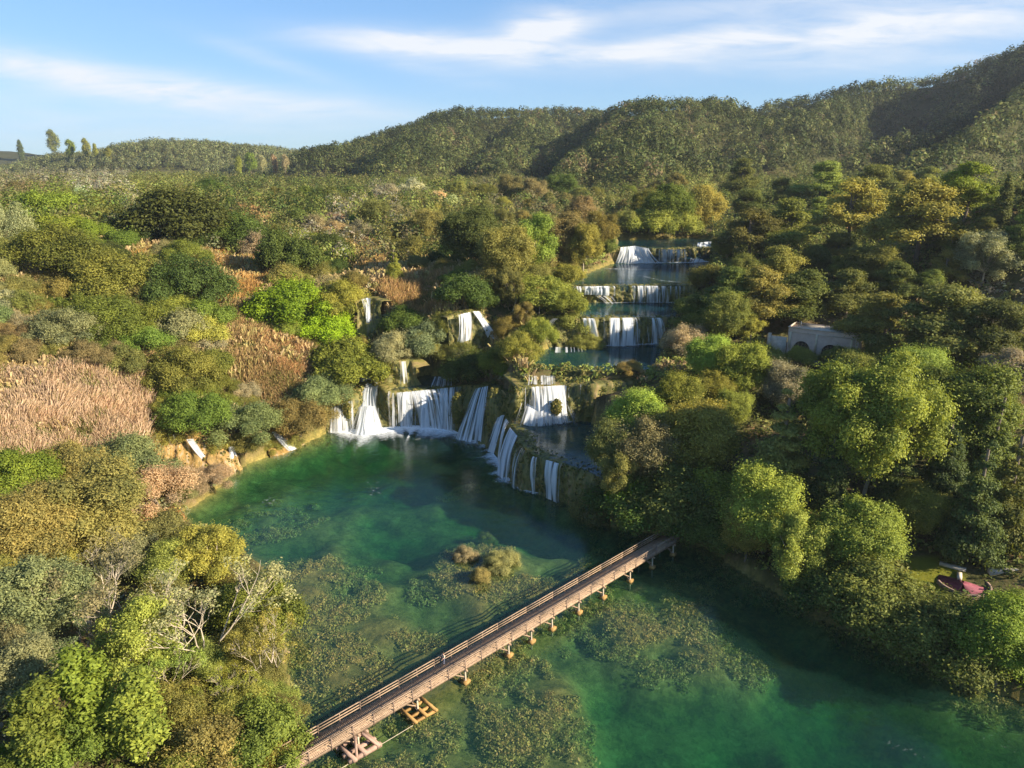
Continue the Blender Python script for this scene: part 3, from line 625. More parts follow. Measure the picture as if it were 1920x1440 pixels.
def foam_strip(base, wid, label, z0=0.0, dens=1.0, n=70, rows_=10, hump=.22):
    """churned white water on the surface along the foot of a fall"""
    B = resample(np.array([P(x, y, z0) for x, y in base]), n); nn = forward_dirs(B); V = []; fd = []
    for j in range(n):
        e = min(1, min(j, n - 1 - j) / (n * .12)); w = wid * (.7 + .6 * mnoise.noise(Vector((j * .15, wid, 3))) + .1) * (.4 + .6 * e)
        for i in range(rows_):
            t = i / (rows_ - 1); p = B[j, :2] + nn[j] * (-.8 + w * t)
            V.append((p[0], p[1], z0 + .03 + hump * (1 - t) ** 2 * (.6 + .8 * abs(mnoise.noise(Vector((p[0] * .7, p[1] * .7, 1))))))); fd.append(dens * (1 - t ** .8) * (.55 + .45 * e))
    Fs = [(j * rows_ + i, j * rows_ + i + 1, (j + 1) * rows_ + i + 1, (j + 1) * rows_ + i) for j in range(n - 1) for i in range(rows_ - 1)]
    o = obj('foam', mesh_np('foam', V, Fs, M['foam'], point_attr={'fade': ('FLOAT', fd)}, smooth=True))
    return tag(o, label, 'foam', kind='stuff')
foam_strip([(620, 812), (660, 808), (690, 808), (730, 804), (770, 801), (800, 802), (838, 808), (862, 816)], 15.0, 'white churned foam along the foot of the low curtain', dens=1.25, n=120, rows_=16)
foam_strip([(800, 808), (838, 812), (866, 824), (884, 829)], 13.0, 'foam tongue drifting off the middle of the low curtain', dens=.62, rows_=14)
foam_strip([(868, 826), (905, 832), (930, 848)], 7.0, 'bluish foam at the foot of the slanting fall', dens=.9)
foam_strip([(914, 848), (932, 868), (946, 894), (962, 910)], 6.5, 'foam at the bend of the dark shelf', dens=1.0)
foam_strip([(962, 916), (985, 924), (1012, 930)], 2.2, 'small foam patches under the thin shelf falls', dens=.75)
foam_strip([(1086, 968), (1126, 974)], 2.0, 'foam ring at the foot of the small pale cone', dens=.9, n=24)
foam_strip([(1120, 650), (1165, 650), (1210, 647), (1250, 646)], 4.0, 'foam line under the third tier', 15.5, .75)
foam_strip([(1120, 570), (1180, 569), (1285, 569)], 2.0, 'foam line under the fourth tier', 22.5, .65)
foam_strip([(1156, 493), (1200, 494), (1290, 493), (1330, 492)], 6.0, 'bright foam below the top cascade', 27.3, .95)
foam_strip([(975, 792), (1020, 795), (1060, 794), (1085, 788)], 4.0, 'foam under the broad second cascade', 6.9, .72)
foam_strip([(462, 862), (515, 850), (560, 840)], 2.6, 'white foam line along the left shore', dens=.9)
foam_strip([(1130, 505), (1180, 506), (1240, 508)], 2.0, 'pale riffle line across the teal pool', 27.3, .6)
foam_strip([(1190, 516), (1240, 528), (1290, 532)], 2.0, 'slanting riffle line in front of the fourth tier', 27.3, .55)
def foam_patch(cx, cy, rx, ry, label, dens=.5, rot=0.0, n=26):
    c = P(cx, cy, 0); V = []; fd = []
    for i in range(n):
        for j in range(n):
            a = (i / (n - 1) * 2 - 1); b = (j / (n - 1) * 2 - 1); x = a * rx; y = b * ry
            V.append((c[0] + x * math.cos(rot) - y * math.sin(rot), c[1] + x * math.sin(rot) + y * math.cos(rot), .03)); fd.append(dens * max(0, 1 - (a * a + b * b)))
    Fs = [(i * n + j, i * n + j + 1, (i + 1) * n + j + 1, (i + 1) * n + j) for i in range(n - 1) for j in range(n - 1)]
    return tag(obj('foam', mesh_np('foam', V, Fs, M['foam'], point_attr={'fade': ('FLOAT', fd)})), label, 'foam', kind='stuff')
foam_patch(1690, 1400, 5.5, 2.6, 'white riffles on the open emerald water near the bottom right', .33, -.7)
foam_patch(1880, 1395, 5, 2.4, 'second patch of riffles by the lower right bank', .30, -.6)
foam_patch(700, 920, 4, 12, 'faint foam trail drifting through the pool', .34, .15)
foam_patch(505, 940, 4, 5, 'pale swirl near the left shore of the pool', .36, .3)
# ------------------------------------------------------------------ foliage generators (unit height, base at origin)
def unit(v): return v / (np.linalg.norm(v, axis=1)[:, None] + 1e-9)
def rsphere(n, r): return unit(r.normal(size=(n, 3)))
def leaf_quads(Pt, Nr, sz, r, aspect=.55):
    n = len(Pt); t = unit(np.cross(Nr, r.normal(size=(n, 3)))); b = np.cross(Nr, t)
    s = sz[:, None]; bend = Nr * s * .12
    V = np.stack([Pt + t * s * .62 - bend, Pt + b * s * aspect * .6 + bend * .4, Pt - t * s * .62 - bend, Pt - b * s * aspect * .6 + bend * .4], 1).reshape(-1, 3)
    return V, np.arange(4 * n).reshape(n, 4)
def cluster_leaves(centers, radii, counts, leaf, r, up=.55, tilt=.6, ctint=.5):
    Ps, Ns, Ss, Ts = [], [], [], []
    for c, rad, n in zip(centers, radii, counts):
        d = rsphere(n, r); d[:, 2] = np.where((d[:, 2] < -.35) & (r.random(n) < .6), -d[:, 2], d[:, 2])
        q = r.random(n); k = np.where(q < .66, r.uniform(.74, 1.06, n), np.where(q < .82, r.uniform(.3, .8, n), 1.04 + .6 * r.random(n) ** 2))
        lump = 1 + .18 * np.sin(d[:, 0] * 7 + c[0] * 31) * np.sin(d[:, 1] * 6 + c[1] * 29) + .10 * np.sin(d[:, 2] * 11 + c[2] * 17)
        Ps.append(np.asarray(c) + d * np.asarray(rad) * (k * lump)[:, None])
        nn = d + r.normal(size=(n, 3)) * tilt; nn[:, 2] += up; Ns.append(unit(nn)); Ss.append(leaf * r.uniform(.65, 1.35, n))
        Ts.append(np.clip(r.normal(.5, .22, n) + (r.random() - .5) * ctint, 0, 1))
    return np.vstack(Ps), np.vstack(Ns), np.concatenate(Ss), np.concatenate(Ts)
def crown_mesh(name, centers, radii, leaf, r, dens=2.6, **kw):
    radii = [np.ones(3) * q if np.isscalar(q) else np.asarray(q) for q in radii]
    counts = [max(12, int(dens * 12.6 * (q[0] * q[2] + q[0] * q[1]) / 2 / (leaf * leaf * .42))) for q in radii]
    Pt, Nr, sz, tt = cluster_leaves(centers, radii, counts, leaf, r, **kw)
    V, Fc = leaf_quads(Pt, Nr, sz, r)
    return mesh_np(name, V, Fc, M['leaf'], face_attr={'tint': tt})
def limbs_mesh(name, mat, r, base_r, fork_h, tips, lean=0.03):
    mb = MB(); f = Vector((r.normal() * lean, r.normal() * lean, fork_h))
    mb.tube([(0, 0, -.06), f * .5, f], [base_r, base_r * .8, base_r * .65], 7)
    for t in tips:
        t = Vector(t); m = f.lerp(t, .5) + Vector((r.normal() * .03, r.normal() * .03, .02))
        mb.tube([f * .97, m, t], [base_r * .55, base_r * .32, base_r * .10], 5)
    return mb.mesh(name, mat, True)
def shrub(r, dense=True):
    n = 20 if dense else 30; C = []; R = []
    for i in range(n):
        a = r.uniform(0, 2 * PI); q = math.sqrt(r.random()) * .62; z = .20 + .54 * (1 - (q / .66) ** 2) * r.uniform(.5, 1.05)
        C.append((q * math.cos(a), q * math.sin(a), z)); R.append(np.array([1, 1, r.uniform(.75, 1.2)]) * r.uniform(.12, .27) * (1 if dense else .8))
    return C, R, .031 if dense else .022, limbs_mesh('trunk', M['bark'], r, .03, .14, [np.array(c) for c in C[:7]]), 1.75 if dense else .95
def round_tree(r, wide=.44):
    C = [(0, 0, .58), (0, 0, .36)]; R = [np.array([.22, .22, .2]), np.array([.2, .2, .2])]
    for i in range(34):
        d = rsphere(1, r)[0]; d[2] = d[2] * .95 + .08; k = r.uniform(.6, 1.0)
        C.append((d[0] * wide * .72 * k, d[1] * wide * .72 * k, .52 + d[2] * .36 * k)); R.append(np.array([1, 1, r.uniform(.7, 1.2)]) * r.uniform(.075, .165))
    return C, R, .0165, limbs_mesh('trunk', M['bark'], r, .022, .22, [np.array(c) for c in C[2:11]]), 1.9
def loose_tree(r):
    C = []; R = []
    for i in range(44):
        d = rsphere(1, r)[0]; d[2] = d[2] * 1.1 - .02; k = r.uniform(.4, 1)
        C.append((d[0] * .37 * k, d[1] * .37 * k, .55 + d[2] * .36 * k)); R.append(np.array([1, 1, 1.2]) * r.uniform(.05, .11))
    return C, R, .017, limbs_mesh('trunk', M['palebark'], r, .016, .25, [np.array(c) for c in C[:18]]), 1.0
def plane_tree(r):
    C = [(0, 0, .62)]; R = [np.array([.2, .2, .2])]
    for i in range(75):
        d = rsphere(1, r)[0]; d[2] = d[2] * .95 + .10; k = r.uniform(.62, 1)
        C.append((d[0] * .40 * k, d[1] * .40 * k, .56 + d[2] * .36 * k)); R.append(np.ones(3) * r.uniform(.06, .105))
    return C, R, .0125, limbs_mesh('trunk', M['palebark'], r, .016, .2, [np.array(c) * 1.04 for c in C[1:26]]), 1.5
def pine(r):
    C = []; R = []
    for i in range(26):
        a = r.uniform(0, 2 * PI); z = r.uniform(.34, .95); q = .30 * r.uniform(.3, 1) * (1.15 - z)/.55
        C.append((q * math.cos(a), q * math.sin(a), z)); R.append(np.array([1, 1, .6]) * r.uniform(.085, .17) * (1.25 - .55 * z))
    return C, R, .019, limbs_mesh('trunk', M['bark'], r, .022, .62, [np.array(c) for c in C[:10]]), 2.2
def conifer(r):
    C = []; R = []
    for z in np.linspace(.08, .97, 17):
        w = .25 * (1 - z) ** 1.0 + .012
        for k in range(max(1, int(w * 30))):
            a = r.uniform(0, 2 * PI); C.append((w * .7 * math.cos(a), w * .7 * math.sin(a), z + r.uniform(-.03, .03))); R.append(np.array([1, 1, .45]) * (w * .42 + .022))
    return C, R, .018, limbs_mesh('trunk', M['bark'], r, .02, .9, []), 1.8
def cypress(r):
    C = []; R = []
    for z in np.linspace(.07, .95, 15):
        w = .085 * math.sin(PI * (z * .86 + .10)) ** .7
        for k in range(2):
            a = r.uniform(0, 2 * PI); C.append((w * .4 * math.cos(a), w * .4 * math.sin(a), z)); R.append(np.array([w, w, .055]) * r.uniform(.75, 1))
    return C, R, .020, limbs_mesh('trunk', M['bark'], r, .014, .9, []), 1.9
def poplar(r):
    C = []; R = []
    for i in range(18):
        z = r.uniform(.28, .96); a = r.uniform(0, 2 * PI); w = .13 * math.sin(PI * ((z - .2) / .85)) ** .8
        C.append((w * .6 * math.cos(a), w * .6 * math.sin(a), z)); R.append(np.array([1, 1, 1.5]) * r.uniform(.05, .08))
    return C, R, .021, limbs_mesh('trunk', M['bark'], r, .010, .7, [np.array(c) for c in C[:6]]), 1.2
def bare_tree_meshes(r):
    mb = MB(); tw = []; 
    def grow_(p, d, L, rad, lev):
        q = p + d * L + Vector((0, 0, .02)); m = p.lerp(q, .5) + Vector((r.normal(), r.normal(), 0)) * .012
        mb.tube([p, m, q], [rad, rad * .82, rad * .62], 5 if lev < 2 else 4)
        if lev >= 4: tw.append(q); return
        for k in range(3 if lev < 3 else 2):
            nd = (d + Vector((r.normal(), r.normal(), r.normal() * .6 + .25)) * .55).normalized(); grow_(q, nd, L * r.uniform(.62, .82), rad * .6, lev + 1)
    for k in range(3):
        a = k * 2.1 + r.random(); grow_(Vector((0, 0, -.03)), Vector((math.cos(a) * .45, math.sin(a) * .45, 1)).normalized(), .27, .011, 0)
    C = [np.array(q) for q in tw]; k = r.permutation(len(C))[:70]
    return mb.mesh('trunk', M['palebark'], True), [C[i] for i in k]
KINDS = {'shrub': (lambda r: shrub(r), 4), 'thin_shrub': (lambda r: shrub(r, False), 3), 'round_tree': (lambda r: round_tree(r), 4), 'loose_tree': (lambda r: loose_tree(r), 3), 'plane_tree': (plane_tree, 1),
         'pine_tree': (pine, 4), 'conifer_tree': (conifer, 2), 'cypress_tree': (cypress, 2), 'poplar_tree': (poplar, 2)}
PROTO = {}
for kd, (fn, nv) in KINDS.items():
    for v in range(nv):
        r = np.random.default_rng(hash_ := (sum(map(ord, kd)) * 13 + v * 101))
        C, R, leaf, tm, dens = fn(r)
        PROTO.setdefault(kd, []).append((crown_mesh('crown', C, R, leaf, r, dens), tm))
for v in range(2):
    r = np.random.default_rng(900 + v); tm, tips = bare_tree_meshes(r)
    PROTO.setdefault('bare_tree', []).append((crown_mesh('crown', tips, [np.ones(3) * .050] * len(tips), .016, r, .22, tilt=1.0), tm))
CAT = dict(shrub='shrub', thin_shrub='shrub', round_tree='tree', loose_tree='tree', plane_tree='tree', pine_tree='pine', conifer_tree='conifer', cypress_tree='cypress', poplar_tree='poplar', bare_tree='tree')
MIDH = dict(shrub=.5, thin_shrub=.5, round_tree=.56, loose_tree=.56, plane_tree=.55, pine_tree=.58, conifer_tree=.48, cypress_tree=.5, poplar_tree=.52, bare_tree=.55)

CO = dict(  # real leaf colours
    ol=(.250, .240, .072), dg=(.098, .138, .034), mg=(.180, .215, .044), lg=(.250, .345, .024), yg=(.300, .330, .072), go=(.335, .315, .088), gb=(.370, .330, .205), br=(.262, .232, .105),
    pk=(.430, .335, .235), pale=(.54, .52, .33), pine=(.250, .262, .062), pd=(.160, .182, .046), cy=(.115, .142, .050), gg=(.265, .270, .130), bg=(.215, .275, .045))
CNAME = dict(ol='olive', dg='dark green', mg='mid green', lg='lime green', yg='yellow green', go='golden', gb='grey brown', br='rust brown', pk='pinkish', pale='cream flowering', pine='olive green', pd='dark olive', cy='blackish green', gg='grey green', bg='bright green')

TTS = np.concatenate([np.arange(28, 320, .4), np.arange(320, 2500, 2.0)])
def sample_grid(A, x, y):
    r = np.clip(np.searchsorted(ys, y) - 1, 0, rows - 2); c = np.clip(np.round((x / (ys[r] + YOFF) + UMAX) / (2 * UMAX) * (cols - 1)).astype(int), 0, cols - 1); return A[r, c]
def locate(px, py, hpx, frac):
    """where along the sight line a plant of that apparent height has its middle"""
    r = ray(px, py); X = r[0] * TTS / r[1]; Z = CAMZ + r[2] * TTS / r[1]
    dep = TTS * CP + (CAMZ - Z) * SP; h = hpx * dep / F
    g = ground(X, TTS); wetp = sample_grid(WET, X, TTS) > .5
    if 850 < px < 960 and 990 < py < 1100: wetp[:] = False
    ok = np.nonzero((Z - g <= h * frac) & ~wetp)[0]
    if not len(ok): return None
    i = ok[0]; return X[i], TTS[i], g[i], h[i]
PLANTS = []   # (px,py,hpx,label)
SLOPE_CORR = {}
def put(kind, px, py, hpx, col, label, group=None, var=None, wide=1.0, jit=.08):
    q = locate(px, py, hpx, MIDH[kind])
    if q is None: return None
    x, y, g, h = q; h *= 1.06
    cm, tm = PROTO[kind][(var if var is not None else random.randrange(99)) % len(PROTO[kind])]
    o = empty(kind, (x, y, g - .1), random.uniform(0, 2 * PI)); w = h * wide * random.uniform(.94, 1.08); o.scale = (w, w, h)
    c = CO[col] if isinstance(col, str) else col; j = [1 + random.uniform(-jit, jit) * 1.6 for _ in range(3)]; b = 1 + random.uniform(-jit, jit) * 2
    k = obj('crown', cm, o); k.color = (c[0] * j[0] * b, c[1] * j[1] * b, c[2] * j[2] * b, 1)
    obj('trunk', tm, o)
    tag(o, label, CAT[kind], group); PLANTS.append((px, py, hpx, label)); return o
# ------------------------------------------------------------------ plants read one by one from the photograph: kind, px, py, height px, colour, label
LB = 'plants of the left bank'; RB = 'trees of the right bank'; FB = 'trees along the skyline'; UB = 'trees above the falls'
HAND = [
    # bottom left corner
    ('round_tree', 175, 955, 180, 'go', 'large golden olive round tree, broadest crown beside the orange travertine', LB, 1.25),
    ('round_tree', 50, 985, 165, 'go', 'golden brown round tree just left of the broadest golden crown', LB, 1.2),
    ('bare_tree', 190, 1110, 210, 'gg', 'grey twiggy tree with thin pale stems in front of the golden trees', LB, 1.1),
    ('round_tree', 65, 1120, 170, 'gg', 'pale olive tree on the left edge below the golden trees', LB, 1.15),
    ('bare_tree', 372, 1150, 230, 'gb', 'nearly leafless tree with forked pale limbs leaning over the pool', LB, 1.2),
    ('loose_tree', 400, 1040, 120, 'yg', 'yellowish crown overhanging the pool behind the forked pale limbs', LB, 1.3),
    ('shrub', 475, 1125, 110, 'mg', 'fresh green bush at the water edge right of the forked pale limbs', LB, 1.0),
    ('bare_tree', 500, 1215, 150, 'yg', 'thin yellow green tree leaning over the shallows by the pool', LB, .9),
    ('loose_tree', 250, 1210, 190, 'yg', 'light green slender tree between the grey twiggy tree and the bridge end', LB, .95),
    ('round_tree', 45, 1270, 170, 'gg', 'grey green tree at the left edge above the bright green saplings', LB, 1.1),
    ('poplar_tree', 165, 1330, 230, 'bg', 'tall bright green sapling, leftmost of the upright pair at the bottom', LB, 1.5),
    ('poplar_tree', 262, 1370, 210, 'bg', 'bright green upright sapling right of the tallest sapling', LB, 1.5),
    ('poplar_tree', 75, 1380, 200, 'bg', 'bright green upright sapling in the lower left corner', LB, 1.6),
    ('shrub', 130, 1405, 120, 'mg', 'green bush at the foot of the upright saplings', LB, 1.1),
    ('thin_shrub', 370, 1240, 80, 'go', 'ochre bush on bare tan ground below the forked pale limbs', LB, 1.0),
    ('thin_shrub', 440, 1330, 90, 'yg', 'yellowish bush on the bank just above the bridge end', LB, 1.1),
    ('shrub', 480, 1390, 120, 'mg', 'deep green bush hiding the near end of the wooden bridge', LB, 1.1),
    ('shrub', 385, 1405, 110, 'ol', 'olive bush at the bottom beside the dark hollow', LB, 1.1),
    ('thin_shrub', 315, 1330, 100, 'ol', 'scruffy olive bush between the saplings and the bridge end', LB, 1.1),
    ('thin_shrub', 290, 1130, 90, 'ol', 'dull olive bush under the forked pale limbs, left side', LB, 1.1),
    ('thin_shrub', 450, 1205, 80, 'ol', 'ragged bush at the water edge below the fresh green bush', LB, 1.1),
    ('thin_shrub', 292, 915, 90, 'pk', 'pinkish twiggy bush above the small orange beach', LB, 1.25),
    ('shrub', 30, 880, 80, 'bg', 'bright green bush on the left edge above the golden trees', LB, 1.2),
    ('thin_shrub', 225, 868, 100, 'gg', 'grey green bush left of the orange travertine', LB, 1.35),
    ('thin_shrub', 393, 893, 44, 'gb', 'grey twiggy bush at the foot of the orange travertine', LB, 1.4),
    ('thin_shrub', 130, 870, 90, 'ol', 'olive bush below the big reed bed', LB, 1.2),
    ('shrub', 290, 1000, 70, 'ol', 'olive bush at the shore below the small orange beach', LB, 1.2),
    ('bare_tree', 300, 1260, 130, 'yg', 'thin stemmed pale tree among ochre bushes near the bridge end', LB, 1.0),
    ('bare_tree', 120, 1230, 150, 'gg', 'thin stemmed grey tree between the pale olive tree and the saplings', LB, 1.0),
    ('bare_tree', 420, 1300, 110, 'yg', 'small thin stemmed tree above the near bridge end', LB, 1.0),
    # left slope
    ('shrub', 548, 560, 92, 'lg', 'vivid lime green bush, brightest plant of the left slope', LB, 1.1),
    ('shrub', 605, 610, 67, 'lg', 'lime green bush just below the brightest lime bush', LB, 1.1),
    ('thin_shrub', 535, 608, 50, 'yg', 'pale yellowish bush below the brightest lime bush', LB, .9),
    ('shrub', 540, 475, 92, 'dg', 'dark evergreen bush above the brightest lime bush', LB, .9),
    ('shrub', 335, 405, 109, 'dg', 'large dark green bush with bushy lobes high on the left slope', LB, 1.25),
    ('shrub', 440, 432, 67, 'dg', 'dark green bush below the strip of dry yellow grass', LB, 1.2),
    ('thin_shrub', 350, 525, 109, 'dg', 'big dark green bush left of the orange reed bed', LB, 1.1),
    ('thin_shrub', 220, 515, 101, 'mg', 'rounded green bush left of the big dark green bush', LB, 1.25),
    ('thin_shrub', 100, 470, 109, 'mg', 'broad green bush near the left edge, mid slope', LB, 1.3),
    ('shrub', 75, 385, 76, 'bg', 'fresh green bush on the upper left edge', LB, 1.2),
    ('thin_shrub', 8, 420, 101, 'gb', 'buff twiggy tree cut by the left edge', LB, .7),
    ('thin_shrub', 200, 590, 84, 'mg', 'green bush directly above the big reed bed', LB, 1.4),
    ('thin_shrub', 120, 610, 76, 'gg', 'grey green bush above the left part of the big reed bed', LB, 1.3),
    ('thin_shrub', 260, 640, 67, 'mg', 'green bush above the right part of the big reed bed', LB, 1.3),
    ('thin_shrub', 340, 690, 101, 'mg', 'green feathery bush right of the big reed bed', LB, 1.0),
    ('thin_shrub', 370, 770, 84, 'mg', 'green bush just above the orange travertine', LB, 1.2),
    ('thin_shrub', 460, 790, 76, 'gg', 'olive green bush above the small left chute', LB, 1.2),
    ('thin_shrub', 560, 780, 76, 'ol', 'olive bush overhanging the pool left of the falls', LB, 1.2),
    ('shrub', 650, 680, 84, 'mg', 'green bush just above the thick white plume', LB, 1.2),
    ('thin_shrub', 600, 730, 67, 'gg', 'grey green bush above the thin left threads of water', LB, 1.3),
    ('shrub', 700, 660, 42, 'ol', 'small olive bush above the small pale fall', LB, 1.2),
    ('thin_shrub', 640, 560, 76, 'yg', 'yellow green bush left of the high white fall', LB, 1.0),
    ('thin_shrub', 740, 650, 59, 'gb', 'buff twiggy bush between the high fall and the ledge', LB, 1.1),
    ('shrub', 760, 600, 50, 'mg', 'green bush right of the high white fall', LB, 1.2),
    ('shrub', 800, 660, 50, 'gg', 'grey green bush left of the twin cascades foot', LB, 1.3),
    ('conifer_tree', 738, 500, 67, 'yg', 'pointed yellow green tree above the high white fall', LB, .9),
    ('thin_shrub', 838, 604, 46, 'yg', 'yellow green bush at the left side of the twin cascades', LB, 1.1),
    ('thin_shrub', 948, 612, 44, 'ol', 'olive bush at the right side of the twin cascades', LB, 1.1),
    ('thin_shrub', 862, 664, 40, 'ol', 'olive bush at the foot of the twin cascades', LB, 1.4),
    ('thin_shrub', 722, 690, 36, 'go', 'golden bush left of the small pale fall', LB, 1.0),
    ('thin_shrub', 792, 690, 40, 'ol', 'olive bush right of the small pale fall', LB, 1.1),
    ('thin_shrub', 318, 806, 54, 'ol', 'olive bush overhanging the left end of the orange travertine', LB, 1.3),
    ('thin_shrub', 405, 832, 46, 'yg', 'yellow green bush between the white tongue and the small spill', LB, 1.2),
    ('thin_shrub', 468, 846, 40, 'ol', 'low olive bush on the shore beside the small left chute', LB, 1.4),
    ('thin_shrub', 345, 905, 40, 'gb', 'buff bush at the foot of the orange travertine streaks', LB, 1.5),
    ('thin_shrub', 580, 820, 46, 'ol', 'olive bush on the shore just left of the thin threads', LB, 1.5),
    ('conifer_tree', 1690, 890, 170, 'cy', 'narrow blackish conifer behind the dark olive dome', RB, .85),
    ('conifer_tree', 1860, 830, 190, 'pd', 'dark conifer rising behind the two blackish conifers at the right', RB, .85),
    # islets between the falls
    ('shrub', 885, 680, 60, 'dg', 'dark green bush on the islet above the slanting fall', UB, 1.2),
    ('shrub', 930, 672, 52, 'mg', 'green bush on the islet right of the darkest islet bush', UB, 1.0),
    ('shrub', 942, 690, 26, 'lg', 'tiny lime green bush at the tip of the islet', UB, .9),
    ('thin_shrub', 975, 650, 60, 'yg', 'yellowish bush at the left edge of the dark green pool', UB, 1.0),
    ('thin_shrub', 1010, 640, 50, 'yg', 'straw green bush beside the low white sill', UB, 1.0),
    ('shrub', 1075, 625, 44, 'yg', 'golden green bush on the third tier islet', UB, 1.1),
    ('thin_shrub', 1100, 645, 34, 'go', 'golden bush at the foot of the third tier islet', UB, 1.4),
    ('shrub', 1062, 568, 44, 'mg', 'green bush between the third and fourth tiers', UB, 1.2),
    ('thin_shrub', 1180, 706, 26, 'go', 'golden tuft on the dark lip of the green pool', UB, 1.5),
    ('thin_shrub', 925, 742, 50, 'ol', 'olive moss bush on top of the dark mossy rock', UB, 1.0),
    ('shrub', 865, 700, 36, 'gg', 'small grey green bush behind the braided white runs', UB, 1.1),
    # centre left, above the falls
    ('round_tree', 885, 440, 120, 'dg', 'dark round tree, darkest crown left of the stairway of falls', UB, 1.2),
    ('round_tree', 950, 470, 105, 'ol', 'olive round tree right of the darkest crown', UB, 1.2),
    ('loose_tree', 1000, 455, 110, 'yg', 'yellow green tree with pale blossom left of the fourth tier', UB, 1.0),
    ('round_tree', 1055, 445, 100, 'br', 'rust brown tree left of the top cascade', UB, 1.1),
    ('loose_tree', 1095, 470, 90, 'yg', 'yellowish tree close to the left end of the top cascade', UB, .9),
    ('round_tree', 1090, 405, 80, 'br', 'brown tree high above the top cascade on its left', UB, 1.1),
    ('round_tree', 1130, 430, 70, 'ol', 'olive tree beside the tiny blue fall', UB, 1.0),
    ('loose_tree', 960, 540, 80, 'ol', 'olive tree above the twin white cascades', UB, 1.0),
    ('shrub', 1020, 540, 60, 'yg', 'yellow green bush left of the fourth tier fringe', UB, 1.2),
    ('shrub', 870, 545, 60, 'dg', 'dark green bush behind the twin white cascades', UB, 1.2),
    ('round_tree', 1255, 420, 90, 'mg', 'fresh green round tree right above the top cascade', UB, 1.2),
    ('shrub', 1215, 445, 50, 'yg', 'yellowish bush between the two upper cascades', UB, 1.2),
    ('shrub', 1265, 455, 50, 'yg', 'yellow green bush left of the blue shaded cascade', UB, 1.2),
    ('round_tree', 1320, 385, 90, 'yg', 'buff green round tree above the blue shaded cascade', UB, 1.2),
    ('round_tree', 1210, 385, 70, 'mg', 'green round tree below the forested slope, above the falls', UB, 1.2),
    ('shrub', 770, 358, 40, 'pale', 'cream flowering bush on the plateau, left one of three', UB, 1.2),
    ('shrub', 818, 372, 34, 'pale', 'cream flowering bush on the plateau, middle one of three', UB, 1.2),
    ('shrub', 848, 382, 29, 'pale', 'cream flowering bush on the plateau, right one of three', UB, 1.2),
    ('round_tree', 700, 400, 59, 'ol', 'dull olive tree in the middle of the plateau', UB, 1.2),
    ('round_tree', 800, 420, 67, 'ol', 'olive tree left of the darkest round crown', UB, 1.2),
    ('shrub', 610, 455, 50, 'dg', 'dark green bush in the centre of the upper left slope', UB, 1.2),
    # right bank, front to back
    ('round_tree', 1195, 780, 122, 'yg', 'yellow green tree leaning over the dark shelf falls, top of the bank grove', RB, 1.15),
    ('round_tree', 1275, 740, 100, 'bg', 'fresh green tree at the back of the bank grove', RB, 1.1),
    ('round_tree', 1150, 845, 112, 'ol', 'olive tree hanging over the shelf falls', RB, 1.0),
    ('round_tree', 1215, 850, 150, 'br', 'brownish tree with bronze leaves in the middle of the bank grove', RB, 1.1),
    ('round_tree', 1300, 820, 160, 'pine', 'dark olive tree at the right of the bank grove', RB, 1.1),
    ('loose_tree', 1160, 895, 100, 'ol', 'ragged olive tree over the lowest trickles', RB, 1.0),
    ('thin_shrub', 1172, 925, 80, 'lg', 'small lime green bush low in the bank grove', RB, .7),
    ('shrub', 1210, 975, 90, 'dg', 'dark green bush in shade at the far end of the bridge', RB, 1.4),
    ('shrub', 1140, 945, 70, 'ol', 'olive bush right of the small pale cone of water', RB, 1.1),
    ('shrub', 1275, 925, 110, 'pd', 'deeply shaded bush above the far end of the bridge', RB, 1.2),
    ('shrub', 1350, 925, 100, 'bg', 'bright leafy bush beside the far end of the bridge', RB, 1.0),
    ('round_tree', 1440, 955, 165, 'yg', 'golden green round tree right of the far end of the bridge', RB, 1.1),
    ('round_tree', 1400, 1030, 120, 'yg', 'yellow green tree at the water edge below the golden round tree', RB, 1.0),
    ('loose_tree', 1490, 1065, 150, 'yg', 'ragged yellow green tree trailing over the river edge', RB, 1.0),
    ('round_tree', 1620, 1005, 155, 'yg', 'pale yellow green weeping tree by the small lawn', RB, 1.15),
    ('round_tree', 1725, 955, 110, 'pine', 'dark olive dome shaped tree behind the small lawn', RB, 1.1),
    ('shrub', 1640, 1115, 110, 'mg', 'dark green bush on the bank below the small lawn', RB, 1.4),
    ('shrub', 1560, 1130, 90, 'dg', 'shaded dark bush on the river edge between two yellow green trees', RB, 1.3),
    ('shrub', 1720, 1145, 100, 'dg', 'dark bush on the bank below the round maroon terrace', RB, 1.4),
    ('round_tree', 1878, 1238, 175, 'bg', 'large leafy green tree at the right edge over the river', RB, 1.1),
    ('round_tree', 1912, 1140, 90, 'bg', 'leafy green tree beside the pale stone wall', RB, 1.1),
    ('shrub', 1790, 1180, 110, 'mg', 'green bush left of the large leafy tree at the right edge', RB, 1.2),
    ('conifer_tree', 1465, 850, 225, (.33, .33, .10), 'tall pointed conifer with a narrow tip, left of the pale limbed tree', RB, 1.0),
    ('plane_tree', 1635, 800, 275, 'yg', 'huge airy yellow green tree with pale limbs showing through', RB, 1.05),
    ('conifer_tree', 1775, 880, 190, 'cy', 'blackish conifer right of the pale limbed tree', RB, .85),
    ('conifer_tree', 1835, 950, 240, 'cy', 'tallest blackish conifer above the round maroon terrace', RB, .8),
    ('conifer_tree', 1900, 920, 230, 'pd', 'dark conifer at the right edge above the pale stone wall', RB, .85),
    ('conifer_tree', 1560, 900, 170, 'cy', 'dark conifer in front of the pale limbed tree', RB, .85),
    ('round_tree', 1800, 770, 190, 'mg', 'big rounded green tree behind the blackish conifers', RB, 1.2),
    ('round_tree', 1720, 700, 120, 'yg', 'yellowish round tree behind the pale limbed tree', RB, 1.1),
